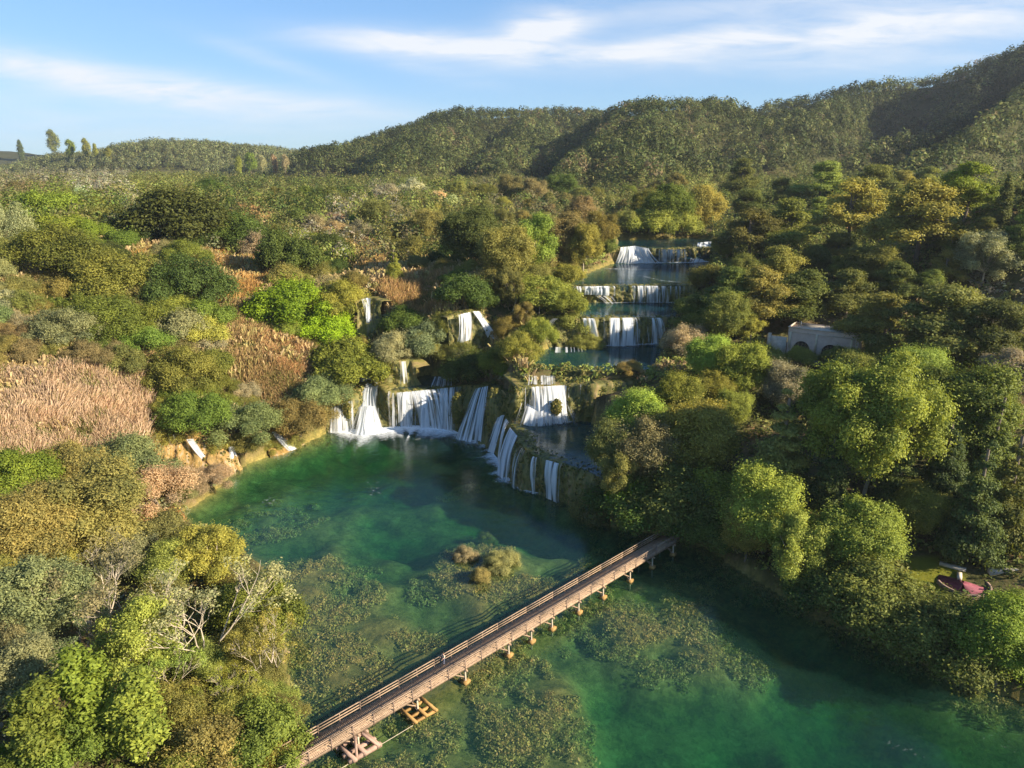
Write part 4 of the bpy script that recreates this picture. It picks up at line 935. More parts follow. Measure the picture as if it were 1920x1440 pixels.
    ('loose_tree', 1890, 715, 120, 'gb', 'buff twiggy tree at the right edge behind the big green tree', RB, 1.2),
    ('round_tree', 1600, 690, 80, 'yg', 'yellow green tree hiding the right foot of the pink building', RB, 1.3),
    ('round_tree', 1475, 722, 95, 'gb', 'buff tree in front of the left half of the pink building', RB, 1.1),
    ('round_tree', 1555, 740, 80, 'dg', 'dark tree directly below the pink building', RB, 1.1),
    ('round_tree', 1395, 690, 110, 'yg', 'yellow green tree left of the pink building', RB, 1.1),
    ('round_tree', 1330, 670, 100, 'yg', 'light green tree at the right edge of the green pool', RB, 1.1),
    ('thin_shrub', 1290, 635, 60, 'pk', 'pinkish twiggy bush beside the third tier', RB, 1.1),
    ('round_tree', 1360, 590, 100, 'pine', 'olive pine like tree right of the third tier', RB, 1.1),
    ('pine_tree', 1430, 555, 110, 'pine', 'olive pine with a lit crown left of the pink building', RB, 1.1),
    ('pine_tree', 1372, 545, 90, 'pd', 'dark pine at the right end of the fourth tier', RB, 1.3),
    ('pine_tree', 1505, 560, 110, 'pd', 'very dark pine right behind the pink building', RB, 1.3),
    ('pine_tree', 1590, 560, 110, 'pd', 'dark pine behind the right end of the pink building', RB, 1.3),
    ('pine_tree', 1660, 610, 120, 'pine', 'layered pine right of the pink building', RB, 1.4),
    ('pine_tree', 1780, 600, 150, 'pine', 'broad layered pine above the big rounded green tree', RB, 1.3),
    ('pine_tree', 1880, 620, 130, 'pd', 'dark pine at the right edge above the buff tree', RB, 1.3),
    ('round_tree', 1640, 495, 80, 'mg', 'bright green round tree below the fenced clearing', RB, 1.5),
    ('loose_tree', 1850, 480, 100, 'gb', 'buff twiggy tree right of the fenced clearing', RB, 1.3),
    ('pine_tree', 1600, 400, 130, 'yg', 'yellow green pine behind the fenced clearing', RB, 1.3),
    ('pine_tree', 1480, 430, 110, 'pine', 'olive pine halfway between the clearing and the falls', RB, 1.3),
    ('pine_tree', 1410, 440, 100, 'pd', 'dark pine right of the blue shaded cascade', RB, 1.4),
    ('pine_tree', 1730, 410, 140, 'pine', 'umbrella shaped pine with a pale trunk at the fenced clearing', RB, 1.4),
    ('pine_tree', 1815, 360, 110, 'bg', 'pine with a bright lit crown against the shaded slope', RB, 1.2),
    ('cypress_tree', 1882, 385, 100, 'cy', 'slim dark cypress against the shaded slope', RB, 1.2),
    ('pine_tree', 1540, 350, 90, 'pine', 'olive pine below the shaded ridge', RB, 1.3),
    ('pine_tree', 1640, 345, 80, 'pine', 'olive pine at the foot of the shaded slope', RB, 1.2),
    ('round_tree', 1390, 510, 70, 'ol', 'olive round tree between the cascade and the dark pines', RB, 1.2),
    ('thin_shrub', 1497, 668, 42, 'yg', 'yellow green bush hiding the foot of the left arch', RB, 1.3),
    ('thin_shrub', 1580, 668, 44, 'ol', 'olive bush hiding the foot of the right arch', RB, 1.4),
    ('shrub', 1440, 668, 40, 'yg', 'yellow green bush at the foot of the pale garden wall', RB, 1.3),
    # skyline on the left
    ('cypress_tree', 38, 283, 36, 'cy', 'lone dark cypress on the left skyline', FB, 1.4),
    ('poplar_tree', 100, 272, 48, 'yg', 'tallest pale poplar on the left skyline', FB, 1.5),
    ('poplar_tree', 133, 286, 42, 'yg', 'shorter poplar right of the tallest skyline poplar', FB, 1.3),
    ('poplar_tree', 162, 283, 40, 'yg', 'thin hazy poplar in the middle of the skyline row', FB, 1.2),
    ('poplar_tree', 179, 288, 32, 'yg', 'very slim poplar in the skyline row', FB, .9),
    ('poplar_tree', 203, 292, 26, 'yg', 'rightmost short poplar of the skyline row', FB, 1.8),
    ('poplar_tree', 448, 316, 40, 'yg', 'pale poplar below the distant hill, first of the plateau row', FB, 1.2),
    ('poplar_tree', 470, 312, 44, 'bg', 'bright green poplar in the plateau row', FB, 1.6),
    ('poplar_tree', 492, 314, 40, 'gb', 'buff leafless looking poplar in the plateau row', FB, 1.1),
    ('poplar_tree', 515, 314, 40, 'gb', 'second buff poplar in the plateau row', FB, 1.1),
    ('poplar_tree', 535, 312, 40, 'gb', 'last buff poplar of the plateau row beside the wooded hill', FB, 1.1),
    # little island in the shallows
    ('thin_shrub', 940, 1050, 36, (.38, .35, .16), 'pale golden bush on the little island in the shallows', None, 1.3),
    ('thin_shrub', 900, 1080, 30, (.38, .36, .15), 'yellow bush at the near tip of the little island', None, 1.1),
    ('thin_shrub', 872, 1038, 28, 'gb', 'brown twiggy bush at the left of the little island', None, 1.2),
    ('thin_shrub', 912, 1010, 26, 'ol', 'small olive bush at the far tip of the little island', None, 1.1),
]
for kd, px, py, h, c, lab, gp, wd in HAND: put(kd, px, py, h, c, lab, gp, wide=wd)

# ------------------------------------------------------------------ zones of the photograph: what grows between those plants
ZONES = [  # px, py, kinds, colours, size px
    (80, 320, ['shrub', 'thin_shrub'], ['br', 'gb', 'ol', 'gg'], 27), (180, 330, ['shrub'], ['ol', 'gb', 'pale'], 27), (300, 330, ['shrub'], ['yg', 'ol'], 24), (450, 350, ['shrub', 'round_tree'], ['mg', 'dg', 'ol'], 30), (600, 360, ['shrub', 'round_tree'], ['mg', 'ol', 'dg'], 32),
    (120, 420, ['shrub'], ['mg', 'ol', 'bg'], 49), (260, 470, ['shrub', 'thin_shrub'], ['mg', 'gg', 'dg'], 48), (40, 540, ['thin_shrub', 'shrub'], ['gg', 'gb', 'ol'], 49), (180, 560, ['shrub'], ['mg', 'bg', 'ol'], 52), (330, 590, ['shrub'], ['mg', 'yg', 'gg'], 52),
    (300, 660, ['thin_shrub', 'shrub'], ['ol', 'br', 'mg'], 48), (60, 640, ['thin_shrub'], ['ol', 'br', 'gb'], 48), (430, 700, ['thin_shrub', 'shrub'], ['mg', 'gg', 'gb'], 49), (520, 720, ['thin_shrub'], ['ol', 'gg', 'gb'], 44), (480, 800, ['thin_shrub'], ['gg', 'ol'], 43), (340, 740, ['thin_shrub'], ['mg', 'yg'], 49),
    (680, 440, ['shrub', 'thin_shrub'], ['yg', 'ol', 'gb'], 35), (760, 480, ['shrub', 'round_tree'], ['ol', 'br', 'dg'], 38), (850, 400, ['round_tree', 'shrub'], ['ol', 'mg', 'yg'], 35), (950, 380, ['round_tree'], ['ol', 'mg', 'br'], 42), (1050, 380, ['round_tree'], ['ol', 'br', 'dg'], 42), (820, 520, ['shrub'], ['dg', 'ol'], 40), (980, 510, ['shrub', 'loose_tree'], ['ol', 'yg'], 50),
    (620, 520, ['shrub', 'thin_shrub'], ['yg', 'ol', 'gb', 'dg'], 40), (700, 600, ['thin_shrub'], ['ol', 'gg'], 33), (1180, 370, ['round_tree'], ['mg', 'ol'], 42), (1300, 370, ['round_tree', 'pine_tree'], ['mg', 'yg', 'ol'], 48), (640, 700, ['thin_shrub'], ['mg', 'ol'], 40),
    (100, 1030, ['round_tree', 'thin_shrub'], ['go', 'gg', 'yg'], 80), (120, 1200, ['loose_tree', 'thin_shrub'], ['gb', 'gg', 'yg'], 90), (330, 1240, ['thin_shrub'], ['ol', 'go', 'yg'], 66), (260, 1400, ['shrub'], ['mg', 'bg'], 80), (430, 1260, ['thin_shrub'], ['ol', 'yg'], 66), (60, 840, ['thin_shrub'], ['ol', 'gg'], 52),
    (1400, 400, ['pine_tree'], ['pine', 'pd', 'mg'], 70), (1550, 460, ['pine_tree', 'round_tree'], ['pine', 'yg', 'pd'], 70), (1700, 350, ['pine_tree'], ['pine', 'pd'], 60), (1860, 430, ['pine_tree'], ['pine', 'pd'], 70), (1480, 500, ['pine_tree'], ['pd', 'pine'], 74), (1720, 540, ['pine_tree'], ['pine', 'ol', 'pd'], 74),
    (1420, 620, ['round_tree', 'pine_tree'], ['pine', 'yg'], 70), (1700, 640, ['pine_tree', 'round_tree'], ['pine', 'mg'], 80), (1880, 560, ['pine_tree', 'round_tree'], ['ol', 'gb'], 80), (1340, 760, ['round_tree'], ['pine', 'yg', 'ol'], 90), (1420, 780, ['round_tree'], ['pd', 'ol'], 90), (1540, 820, ['round_tree', 'conifer_tree'], ['ol', 'pd'], 100),
    (1720, 840, ['conifer_tree', 'round_tree'], ['pd', 'cy'], 110), (1860, 830, ['conifer_tree', 'round_tree'], ['pd', 'mg', 'ol'], 110), (1380, 870, ['round_tree'], ['pd', 'ol'], 90), (1540, 980, ['round_tree'], ['ol', 'br', 'pd'], 90), (1640, 900, ['round_tree', 'conifer_tree'], ['pd', 'ol'], 90), (1780, 1000, ['shrub'], ['pd', 'ol'], 70), (1240, 900, ['shrub'], ['pd', 'br'], 80),
    (1700, 1180, ['shrub'], ['dg', 'mg'], 70), (1870, 1000, ['conifer_tree', 'shrub'], ['pd', 'ol'], 90), (1560, 1060, ['shrub'], ['yg', 'ol'], 80), (1250, 800, ['round_tree'], ['yg', 'ol'], 90), (1340, 470, ['round_tree', 'pine_tree'], ['pd', 'pine'], 60), (1330, 560, ['pine_tree', 'shrub'], ['pd', 'pine'], 60),
]
ZXY = np.array([(z[0], z[1]) for z in ZONES], float)
REEDS = [  # outline px, colours, label, blade height m
    ([(-60, 700), (70, 676), (180, 690), (255, 700), (285, 760), (272, 830), (150, 870), (60, 868), (-60, 860)], [(.54, .38, .23), (.62, .45, .29), (.46, .33, .18)], 'large bed of pinkish tan reeds on the left slope', 3.2),
    ([(372, 476), (430, 468), (490, 484), (512, 528), (470, 560), (410, 566), (392, 520)], [(0.54, 0.31, 0.09), (0.46, 0.28, 0.10)], 'orange tan reed bed left of the brightest lime bush', 3.0),
    ([(420, 585), (470, 570), (500, 640), (560, 720), (590, 790), (520, 780), (470, 720), (415, 690)], [(0.44, 0.29, 0.13), (0.36, 0.27, 0.10)], 'long straw coloured reed strip running down to the pool', 2.8),
    ([(480, 640), (560, 628), (585, 665), (570, 712), (510, 690)], [(0.51, 0.29, 0.13), (0.44, 0.28, 0.12)], 'orange brown reed patch below the lime bushes', 2.8),
    ([(645, 455), (708, 448), (722, 490), (700, 520), (650, 500)], [(0.49, 0.31, 0.13), (0.44, 0.32, 0.09)], 'orange reed patch above the high white fall', 3.0),
    ([(712, 525), (770, 500), (840, 520), (850, 566), (830, 590), (770, 590), (715, 575)], [(0.46, 0.28, 0.12), (0.41, 0.28, 0.10)], 'broad tan reed patch between the high fall and the twin cascades', 2.8),
    ([(398, 398), (470, 396), (535, 404), (534, 416), (440, 416), (402, 412)], [(0.59, 0.38, 0.15), (0.54, 0.35, 0.13)], 'strip of dry yellow grass on the upper left slope', 1.6),
    ([(240, 446), (288, 450), (294, 488), (252, 486)], [(0.54, 0.33, 0.10), (0.49, 0.32, 0.09)], 'small orange reed tuft beside the lobed dark bush', 2.6),
    ([(126, 522), (162, 518), (166, 548), (132, 552)], [(0.56, 0.35, 0.18), (0.49, 0.31, 0.15)], 'small pink tan reed tuft above the green bushes', 2.6),
    ([(10, 492), (62, 488), (64, 516), (16, 518)], [(0.51, 0.36, 0.09), (0.44, 0.31, 0.09)], 'small yellow reed tuft near the left edge', 2.4),
    ([(355, 365), (405, 368), (412, 384), (362, 382)], [(0.56, 0.35, 0.13)], 'small patch of dry grass right of the lobed dark bush', 1.5),
    ([(445, 360), (490, 362), (495, 398), (450, 396)], [(0.51, 0.31, 0.13)], 'brown reed tuft above the dry yellow strip', 2.0),
    ([(255, 985), (330, 955), (345, 972), (290, 998)], [(0.59, 0.33, 0.13), (0.64, 0.38, 0.17)], 'orange dry grass on the small beach', .7),
    ([(225, 695), (280, 670), (330, 690), (300, 740), (262, 735)], [(0.44, 0.28, 0.13), (0.38, 0.26, 0.13)], 'brown reed fringe at the upper right of the large bed', 2.4),
    ([(560, 690), (600, 672), (640, 720), (640, 770), (600, 790), (575, 740)], [(0.38, 0.29, 0.14), (0.44, 0.32, 0.13)], 'tan reeds hanging above the thin left threads', 2.2),
]
KEEP = [  # parts of the picture where no filler plant may stand
    [(345, 965), (430, 885), (560, 825), (615, 760), (670, 700), (700, 690), (740, 670), (800, 690), (880, 660), (1000, 610), (1020, 590), (1060, 530), (1150, 480), (1165, 440), (1340, 430), (1300, 520), (1280, 600), (1240, 690), (1170, 740), (1110, 790), (1070, 880), (1120, 990), (1290, 990), (1370, 1070), (1540, 1180), (1790, 1300), (1930, 1340), (1930, 1450), (560, 1450), (545, 1240), (520, 1090), (440, 1020)],
    [(1430, 590), (1630, 590), (1630, 690), (1430, 690)], [(285, 800), (470, 800), (470, 910), (285, 910)], [(655, 545), (725, 545), (725, 625), (655, 625)], [(835, 575), (945, 575), (945, 650), (835, 650)],
    [(1650, 1020), (1930, 1020), (1930, 1110), (1650, 1110)], [(1620, 430), (1760, 430), (1760, 475), (1620, 475)], [(1840, 500), (1930, 500), (1930, 545), (1840, 545)],
  [(1425, 780), (1500, 780), (1515, 960), (1415, 960)], [(1790, 860), (1870, 860), (1880, 1040), (1790, 1040)],
] + [q[0] for q in REEDS]
KEEP = [np.array(k, float) for k in KEEP]
_kx, _ky = np.meshgrid(np.arange(-60, 1990, 5.0), np.arange(320, 1480, 5.0)); KSD = np.full(_kx.shape, 1e9)
for k in KEEP: KSD = np.minimum(KSD, np.where(pip(k, _kx, _ky), -1.0, pdist(k, _kx, _ky)))
def in_keep(px, py, rad=0):
    return KSD[min(max(int((py - 320) / 5), 0), KSD.shape[0] - 1), min(max(int((px + 60) / 5), 0), KSD.shape[1] - 1)] < rad
LANDMARKS = [((690, 760), 'the thick white plume'), ((760, 765), 'the low curtain of falls'), ((890, 780), 'the slanting fall'), ((1030, 755), 'the second cascade'), ((1165, 620), 'the third tier'), ((1180, 550), 'the fourth tier'), ((1195, 478), 'the top cascade'), ((1315, 465), 'the blue shaded cascade'),
             ((880, 615), 'the twin cascades'), ((692, 588), 'the high white fall'), ((372, 848), 'the orange travertine'), ((130, 770), 'the large reed bed'), ((440, 515), 'the orange tan reed bed'), ((505, 690), 'the long reed strip'), ((465, 405), 'the dry yellow grass strip'), ((548, 560), 'the brightest lime bush'),
             ((335, 405), 'the lobed dark bush'), ((885, 440), 'the darkest round crown'), ((175, 955), 'the broadest golden tree'), ((372, 1150), 'the forked pale limbs'), ((215, 1340), 'the upright saplings'), ((560, 1415), 'the near bridge end'), ((1290, 990), 'the far bridge end'), ((1545, 635), 'the pink building'),
             ((1465, 855), 'the pointed conifer'), ((1635, 800), 'the huge pale limbed tree'), ((1440, 955), 'the golden round tree'), ((1740, 1075), 'the small lawn'), ((1805, 1085), 'the maroon terrace'), ((1690, 455), 'the fenced clearing'), ((1882, 385), 'the slim cypress'), ((1865, 1215), 'the leafy edge tree'),
             ((1800, 770), 'the big rounded green tree'), ((100, 272), 'the skyline poplars'), ((490, 315), 'the plateau poplars'), ((815, 370), 'the cream flowering bushes'), ((1880, 525), 'the pale clearing'), ((1220, 800), 'the bank grove'), ((1835, 950), 'the tallest blackish conifer'), ((770, 555), 'the broad tan reed patch'), ((680, 480), 'the orange reed patch')]
USED = set(h[5] for h in HAND)
SHAPE = dict(shrub='dense bush', thin_shrub='twiggy bush', round_tree='round tree', loose_tree='airy tree', pine_tree='pine', conifer_tree='conifer')
def relation(px, py, lm):
    dx, dy = px - lm[0], (py - lm[1]) * 1.4; d = math.hypot(dx, dy)
    side = 'left of' if dx < 0 else 'right of'; dep = 'behind' if dy < 0 else 'in front of'
    if abs(dx) > 2.4 * abs(dy): rel = side
    elif abs(dy) > 2.4 * abs(dx): rel = dep
    else: rel = f'{dep} and {side}'
    near = 'close ' if d < 90 else ('well ' if d > 170 else '')
    if rel.startswith('behind') and near == 'close ': near = 'just '
    if rel.startswith('in front') and near == 'close ': near = 'just '
    return near + rel
def auto_label(kd, c, px, py, h):
    size = 'small ' if h < 46 else ('large ' if h > 88 else '')
    lms = sorted(LANDMARKS, key=lambda q: math.hypot(q[0][0] - px, (q[0][1] - py) * 1.4))
    for lm, nm in lms[:4]:
        t = f'{size}{CNAME[c]} {SHAPE[kd]} {relation(px, py, lm)} {nm}'
        if t not in USED and len(t.replace('-', ' ').split()) <= 16: USED.add(t); return t
    return None
PTS = [(px, py, h) for px, py, h, _ in PLANTS]
rr = random.Random(5); nfill = 0
stat = [0] * 6
for _ in range(40000):
    if nfill >= 300: break
    px = rr.uniform(-15, 1935); py = rr.uniform(338, 1440) if rr.random() < .6 else rr.uniform(338, 720)
    d = ((ZXY - (px, py)) ** 2 * (1, 2.2)).sum(1) * np.array([rr.uniform(.7, 1.4) for _ in ZONES]); z = ZONES[int(d.argmin())]
    h = z[4] * rr.uniform(.75, 1.3)
    if in_keep(px, py, h * .36): stat[0] += 1; continue
    if any(abs(px - a) < 140 and ((px - a) ** 2 + ((py - b) * 1.25) ** 2) < (.37 * (h + k)) ** 2 for a, b, k in PTS): stat[1] += 1; continue
    kd = rr.choice(z[2]); c = rr.choice(z[3]); q = locate(px, py, h, MIDH[kd])
    if q is None or q[1] > 420: continue
    if any(zz > q[2] - .2 and pip(po, np.array([q[0]]), np.array([q[1]]))[0] for po, zz in POOLS): continue
    lab = auto_label(kd, c, px, py, h)
    if lab is None: stat[2] += 1; continue
    put(kd, px, py, h, c, lab, LB if px < 620 else (UB if px < 1130 else RB), wide=rr.uniform(1.0, 1.35)); PTS.append((px, py, h)); nfill += 1
print('fillers', stat, nfill, 'plants', len(PLANTS))

# ------------------------------------------------------------------ ground cover that nobody could count
def zone_cols(px, py):
    q = (ZXY[None] - np.stack([px, py], 1)[:, None]) ** 2 * np.array([1, 2.2]); d = q.sum(-1) * RNG.uniform(.6, 1.6, (len(px), len(ZONES)))
    zi = d.argmin(1); out = np.empty((len(px), 3))
    for i, z in enumerate(zi):
        cs = ZONES[z][3]; out[i] = CO[cs[RNG.integers(len(cs))]]
    return out
WETG = WET
# what the camera's surroundings can see of the ground
ang = (H - CAMZ) / GY; run = np.maximum.accumulate(ang, 0); VIS = (H + 7 - CAMZ) / GY >= run
def clumps_mesh(name, x, y, rad, hgt, nleaf, leaf, colr, lift=.45, tilt=.6, vary=.30, up=.2):
    n = len(x); g = ground(x, y); tot = n * nleaf; cid = np.repeat(np.arange(n), nleaf)
    d = rsphere(tot, RNG); d[:, 2] = np.abs(d[:, 2]) * 1.15 - .15
    k = RNG.uniform(.72, 1.08, tot)
    Pt = np.stack([x, y, g + hgt * lift], 1)[cid] + d * np.stack([rad, rad, hgt * .58], 1)[cid] * k[:, None]
    nn = d + RNG.normal(size=(tot, 3)) * tilt; nn[:, 2] += up; nn = unit(nn)
    V, Fc = leaf_quads(Pt, nn, leaf[cid] * RNG.uniform(.7, 1.35, tot), RNG)
    c = colr[cid] * (1 + RNG.uniform(-vary, vary, tot))[:, None] * (1 + RNG.uniform(-.12, .12, (tot, 3)))
    c4 = np.ones((tot, 4)); c4[:, :3] = np.clip(c, .005, .8)
    return mesh_np(name, V, Fc, M['stuff'], point_attr={'col': ('FLOAT_COLOR', np.repeat(c4, 4, 0))})
def land_points(n, y0, y1, umax=.86):
    y = y0 + (y1 - y0) * np.sqrt(RNG.random(n)) if y1 < 400 else np.sqrt(y0 ** 2 + (y1 ** 2 - y0 ** 2) * RNG.random(n)); x = RNG.uniform(-umax, umax, n) * (y + 22); return x, y
x, y = land_points(26000, 38, 300)
g = ground(x, y); px, py, _ = project(x, y, g)
ok = (sample_grid(WET, x, y) < .5) & (sample_grid(LAWN, x, y) < .5) & sample_grid(VIS, x, y) & (px > -160) & (px < 2080) & (py < 1560)
for lab, T, B, zb, mk, n in LED: ok &= ~pip(np.vstack([B[:, :2] + n * 1.6, (T[:, :2] - n * .6)[::-1]]), x, y)
for k in KEEP[1:2] + [np.array([(1690, 1045), (1740, 1040), (1840, 1060), (1840, 1112), (1770, 1120), (1690, 1080)], float), np.array([(255, 985), (330, 952), (348, 970), (290, 1002)], float)]: ok &= ~pip(k, px, py)
for rd in REEDS[:7]: ok &= ~(pip(np.array(rd[0], float), px, py) & (RNG.random(len(x)) < .85))
x, y, px, py = x[ok], y[ok], px[ok], py[ok]
rad = RNG.uniform(.7, 1.7, len(x)); hg = rad * RNG.uniform(.8, 1.5, len(x))
cc = zone_cols(px, py)
dry = RNG.random(len(x)) < np.where((px < 960) & (py < 900), .40, .10); cc[dry] = np.array([.40, .28, .13])
tag(obj('undergrowth', clumps_mesh('undergrowth', x, y, rad, hg, 26, np.where(y < 150, .42, .55) * np.sqrt(rad), cc)), 'dense mixed scrub and low growth covering both banks', 'undergrowth', kind='stuff')
for lo, Pm, nf in MOSS:
    if len(Pm) < 40: continue
    nn = unit(nf + RNG.normal(size=nf.shape) * .45); V, Fc = leaf_quads(Pm + RNG.normal(size=Pm.shape) * .06, nn, RNG.uniform(.25, .6, len(Pm)), RNG)
    cm = np.array([(.16, .155, .03), (.10, .12, .025), (.24, .20, .05), (.07, .085, .022)])[RNG.integers(4, size=len(Pm))] * RNG.uniform(.7, 1.3, len(Pm))[:, None]; c4 = np.ones((len(Pm), 4)); c4[:, :3] = cm
    obj('moss', mesh_np('moss', V, Fc, M['stuff'], point_attr={'col': ('FLOAT_COLOR', np.repeat(c4, 4, 0))}), lo)
# straw coloured tufts and waterweed
def blades(name, x, y, z, hgt, cols, label, wk=1.0, spread=.5, per=9):
    n0 = len(x); X = np.repeat(np.stack([x, y], 1), per, 0) + RNG.normal(size=(n0 * per, 2)) * spread; n = len(X); g = ground(X[:, 0], X[:, 1]) if z is None else np.repeat(z, per)
    h = np.repeat(hgt, per) * RNG.uniform(.5, 1.1, n); a = RNG.uniform(0, PI, n); wd = RNG.uniform(.06, .13, n) * (1 + X[:, 1] / 150) * wk; lean = RNG.normal(size=(n, 2)) * .35
    dx = np.cos(a) * wd; dy = np.sin(a) * wd; b = np.stack([X[:, 0], X[:, 1], g], 1); t = b + np.stack([lean[:, 0] * h, lean[:, 1] * h, h], 1); q = np.stack([dx, dy, dx * 0], 1)
    V = np.stack([b - q * .6, b + q * .6, t + q, t - q], 1).reshape(-1, 3); c4 = np.ones((n, 4)); c4[:, :3] = np.repeat(cols, per, 0) * RNG.uniform(.75, 1.25, n)[:, None]
    tag(obj(name, mesh_np(name, V, np.arange(4 * n).reshape(n, 4), M['stuff'], point_attr={'col': ('FLOAT_COLOR', np.repeat(c4, 4, 0))})), label, 'grass', kind='stuff')
x, y = land_points(26000, 60, 300); g = ground(x, y); px, py, _ = project(x, y, g); q = vnoise(x + 500, y, 9, 71) * .6 + vnoise(x + 500, y, 3.5, 72) * .4
ok = (sample_grid(WET, x, y) < .5) & sample_grid(VIS, x, y) & (px > -100) & (px < 1000) & (py > 345) & (py < 920) & (q > .44)
for lab, T, B, zb, mk, n in LED: ok &= ~pip(np.vstack([B[:, :2] + n * 1.6, (T[:, :2] - n * .6)[::-1]]), x, y)
x, y, q = x[ok], y[ok], q[ok]; cc = np.array([(.52, .38, .19), (.46, .33, .14), (.40, .33, .12)])[RNG.integers(3, size=len(x))]
blades('dry_grass', x, y, None, RNG.uniform(1.6, 3.2, len(x)), cc, 'tall straw coloured grass scattered between the bushes of the left slope', per=14, spread=.7)
x = RNG.uniform(-50, 75, 60000); y = RNG.uniform(20, 160, 60000); ok = pip(LOWER, x, y); x, y = x[ok], y[ok]; g = ground(x, y); q = vnoise(x, y, 6, 81) * .55 + vnoise(x, y, 2.4, 82) * .45
ok = (g < -.12) & (g > -2.6) & (q > .40 + .14 * np.clip(-g - .6, 0, 2)) & (RNG.random(len(x)) < .75); x, y, g, q = x[ok], y[ok], g[ok], q[ok]
px, py, _ = project(x, y, g); ok = (px > 300) & (px < 1960) & (py < 1560); x, y, g = x[ok], y[ok], g[ok]
rad = RNG.uniform(.35, .85, len(x)); hg = np.minimum(RNG.uniform(.3, 1.0, len(x)), (-g - .05) * .95)
cc = np.array([(.50, .41, .11), (.54, .43, .13), (.40, .36, .10), (.58, .44, .15), (.32, .30, .08)])[RNG.integers(5, size=len(x))]
tag(obj('waterweed', clumps_mesh('waterweed', x, y, rad, hg, 26, rad * .34, cc, lift=.35, vary=.2)), 'submerged olive and golden weed beds on both sides of the footbridge', 'waterweed', kind='stuff')
# woodland of the plateau and the wooded hills
def forest(name, n, y0, y1, filt, hrange, nleaf, leafk, colf, label, seed_vis=True):
    x, y = land_points(n, y0, y1, .80); ok = sample_grid(VIS, x, y) & filt(x, y) & (sample_grid(WET, x, y) < .5)
    g = ground(x, y); px, py, _ = project(x, y, g); ok &= (px > -60) & (px < 1990)
    for lab, T, B, zb, mk, nn in LED: ok &= ~pip(np.vstack([B[:, :2] + nn * 1.6, (T[:, :2] - nn * .6)[::-1]]), x, y)
    ok &= ~pip(np.array(KEEP[6], float), px, py) & ~pip(np.array(KEEP[7], float), px, py)
    x, y, px, py = x[ok], y[ok], px[ok], py[ok]; h = hrange[0] + (hrange[1] - hrange[0]) * RNG.random(len(x)) ** 1.6 * (.7 + .6 * vnoise(x, y, 50, 91)); rad = h * RNG.uniform(.36, .52, len(x))
    print(name, len(x))
    tag(obj(name, clumps_mesh(name, x, y, rad, h, nleaf, rad * leafk, colf(px, py, x, y), lift=.5, tilt=.30, vary=.16, up=.1)), label, name, kind='stuff')
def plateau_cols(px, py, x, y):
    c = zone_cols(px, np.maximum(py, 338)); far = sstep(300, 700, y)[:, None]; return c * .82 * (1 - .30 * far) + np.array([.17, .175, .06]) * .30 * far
def hill_cols(px, py, x, y):
    n = len(px); pt = vnoise(x, y, 70, 51) * .6 + vnoise(x, y, 24, 52) * .4
    c = np.array([.088, .108, .032])[None] * RNG.uniform(.55, 1.25, n)[:, None] * (.55 + .9 * pt)[:, None]; t = RNG.random(n) + (pt - .5) * .8
    c[t > .72] = np.array([.165, .175, .052]) * RNG.uniform(.8, 1.2, (t > .72).sum())[:, None]; c[t > 1.06] = np.array([.19, .15, .07])
    lo = px < 560; c[lo] = np.array([.20, .215, .085]) * RNG.uniform(.6, 1.3, lo.sum())[:, None]; return c
HS = lambda x, y: sample_grid(HILLY, x, y)
forest('woodland', 9500, 236, 620, lambda x, y: (HS(x, y) < .5), (3.5, 10.0), 84, .21, plateau_cols, 'mixed woodland and scrub of the plateau below the hills')
forest('hillside_forest', 70000, 330, 1350, lambda x, y: (HS(x, y) >= .12) & (vnoise(x, y, 45, 41) * .6 + vnoise(x, y, 14, 42) * .4 > .15), (4.5, 15.0), 48, .30, hill_cols, 'dense pine forest covering the far hills')
forest('distant_scrub', 16000, 420, 1700, lambda x, y: (HS(x, y) < .35) | (x < -150), (5.0, 11.0), 50, .28, lambda px, py, x, y: plateau_cols(px, py, x, y), 'distant scrub on the plateau and far left hills')
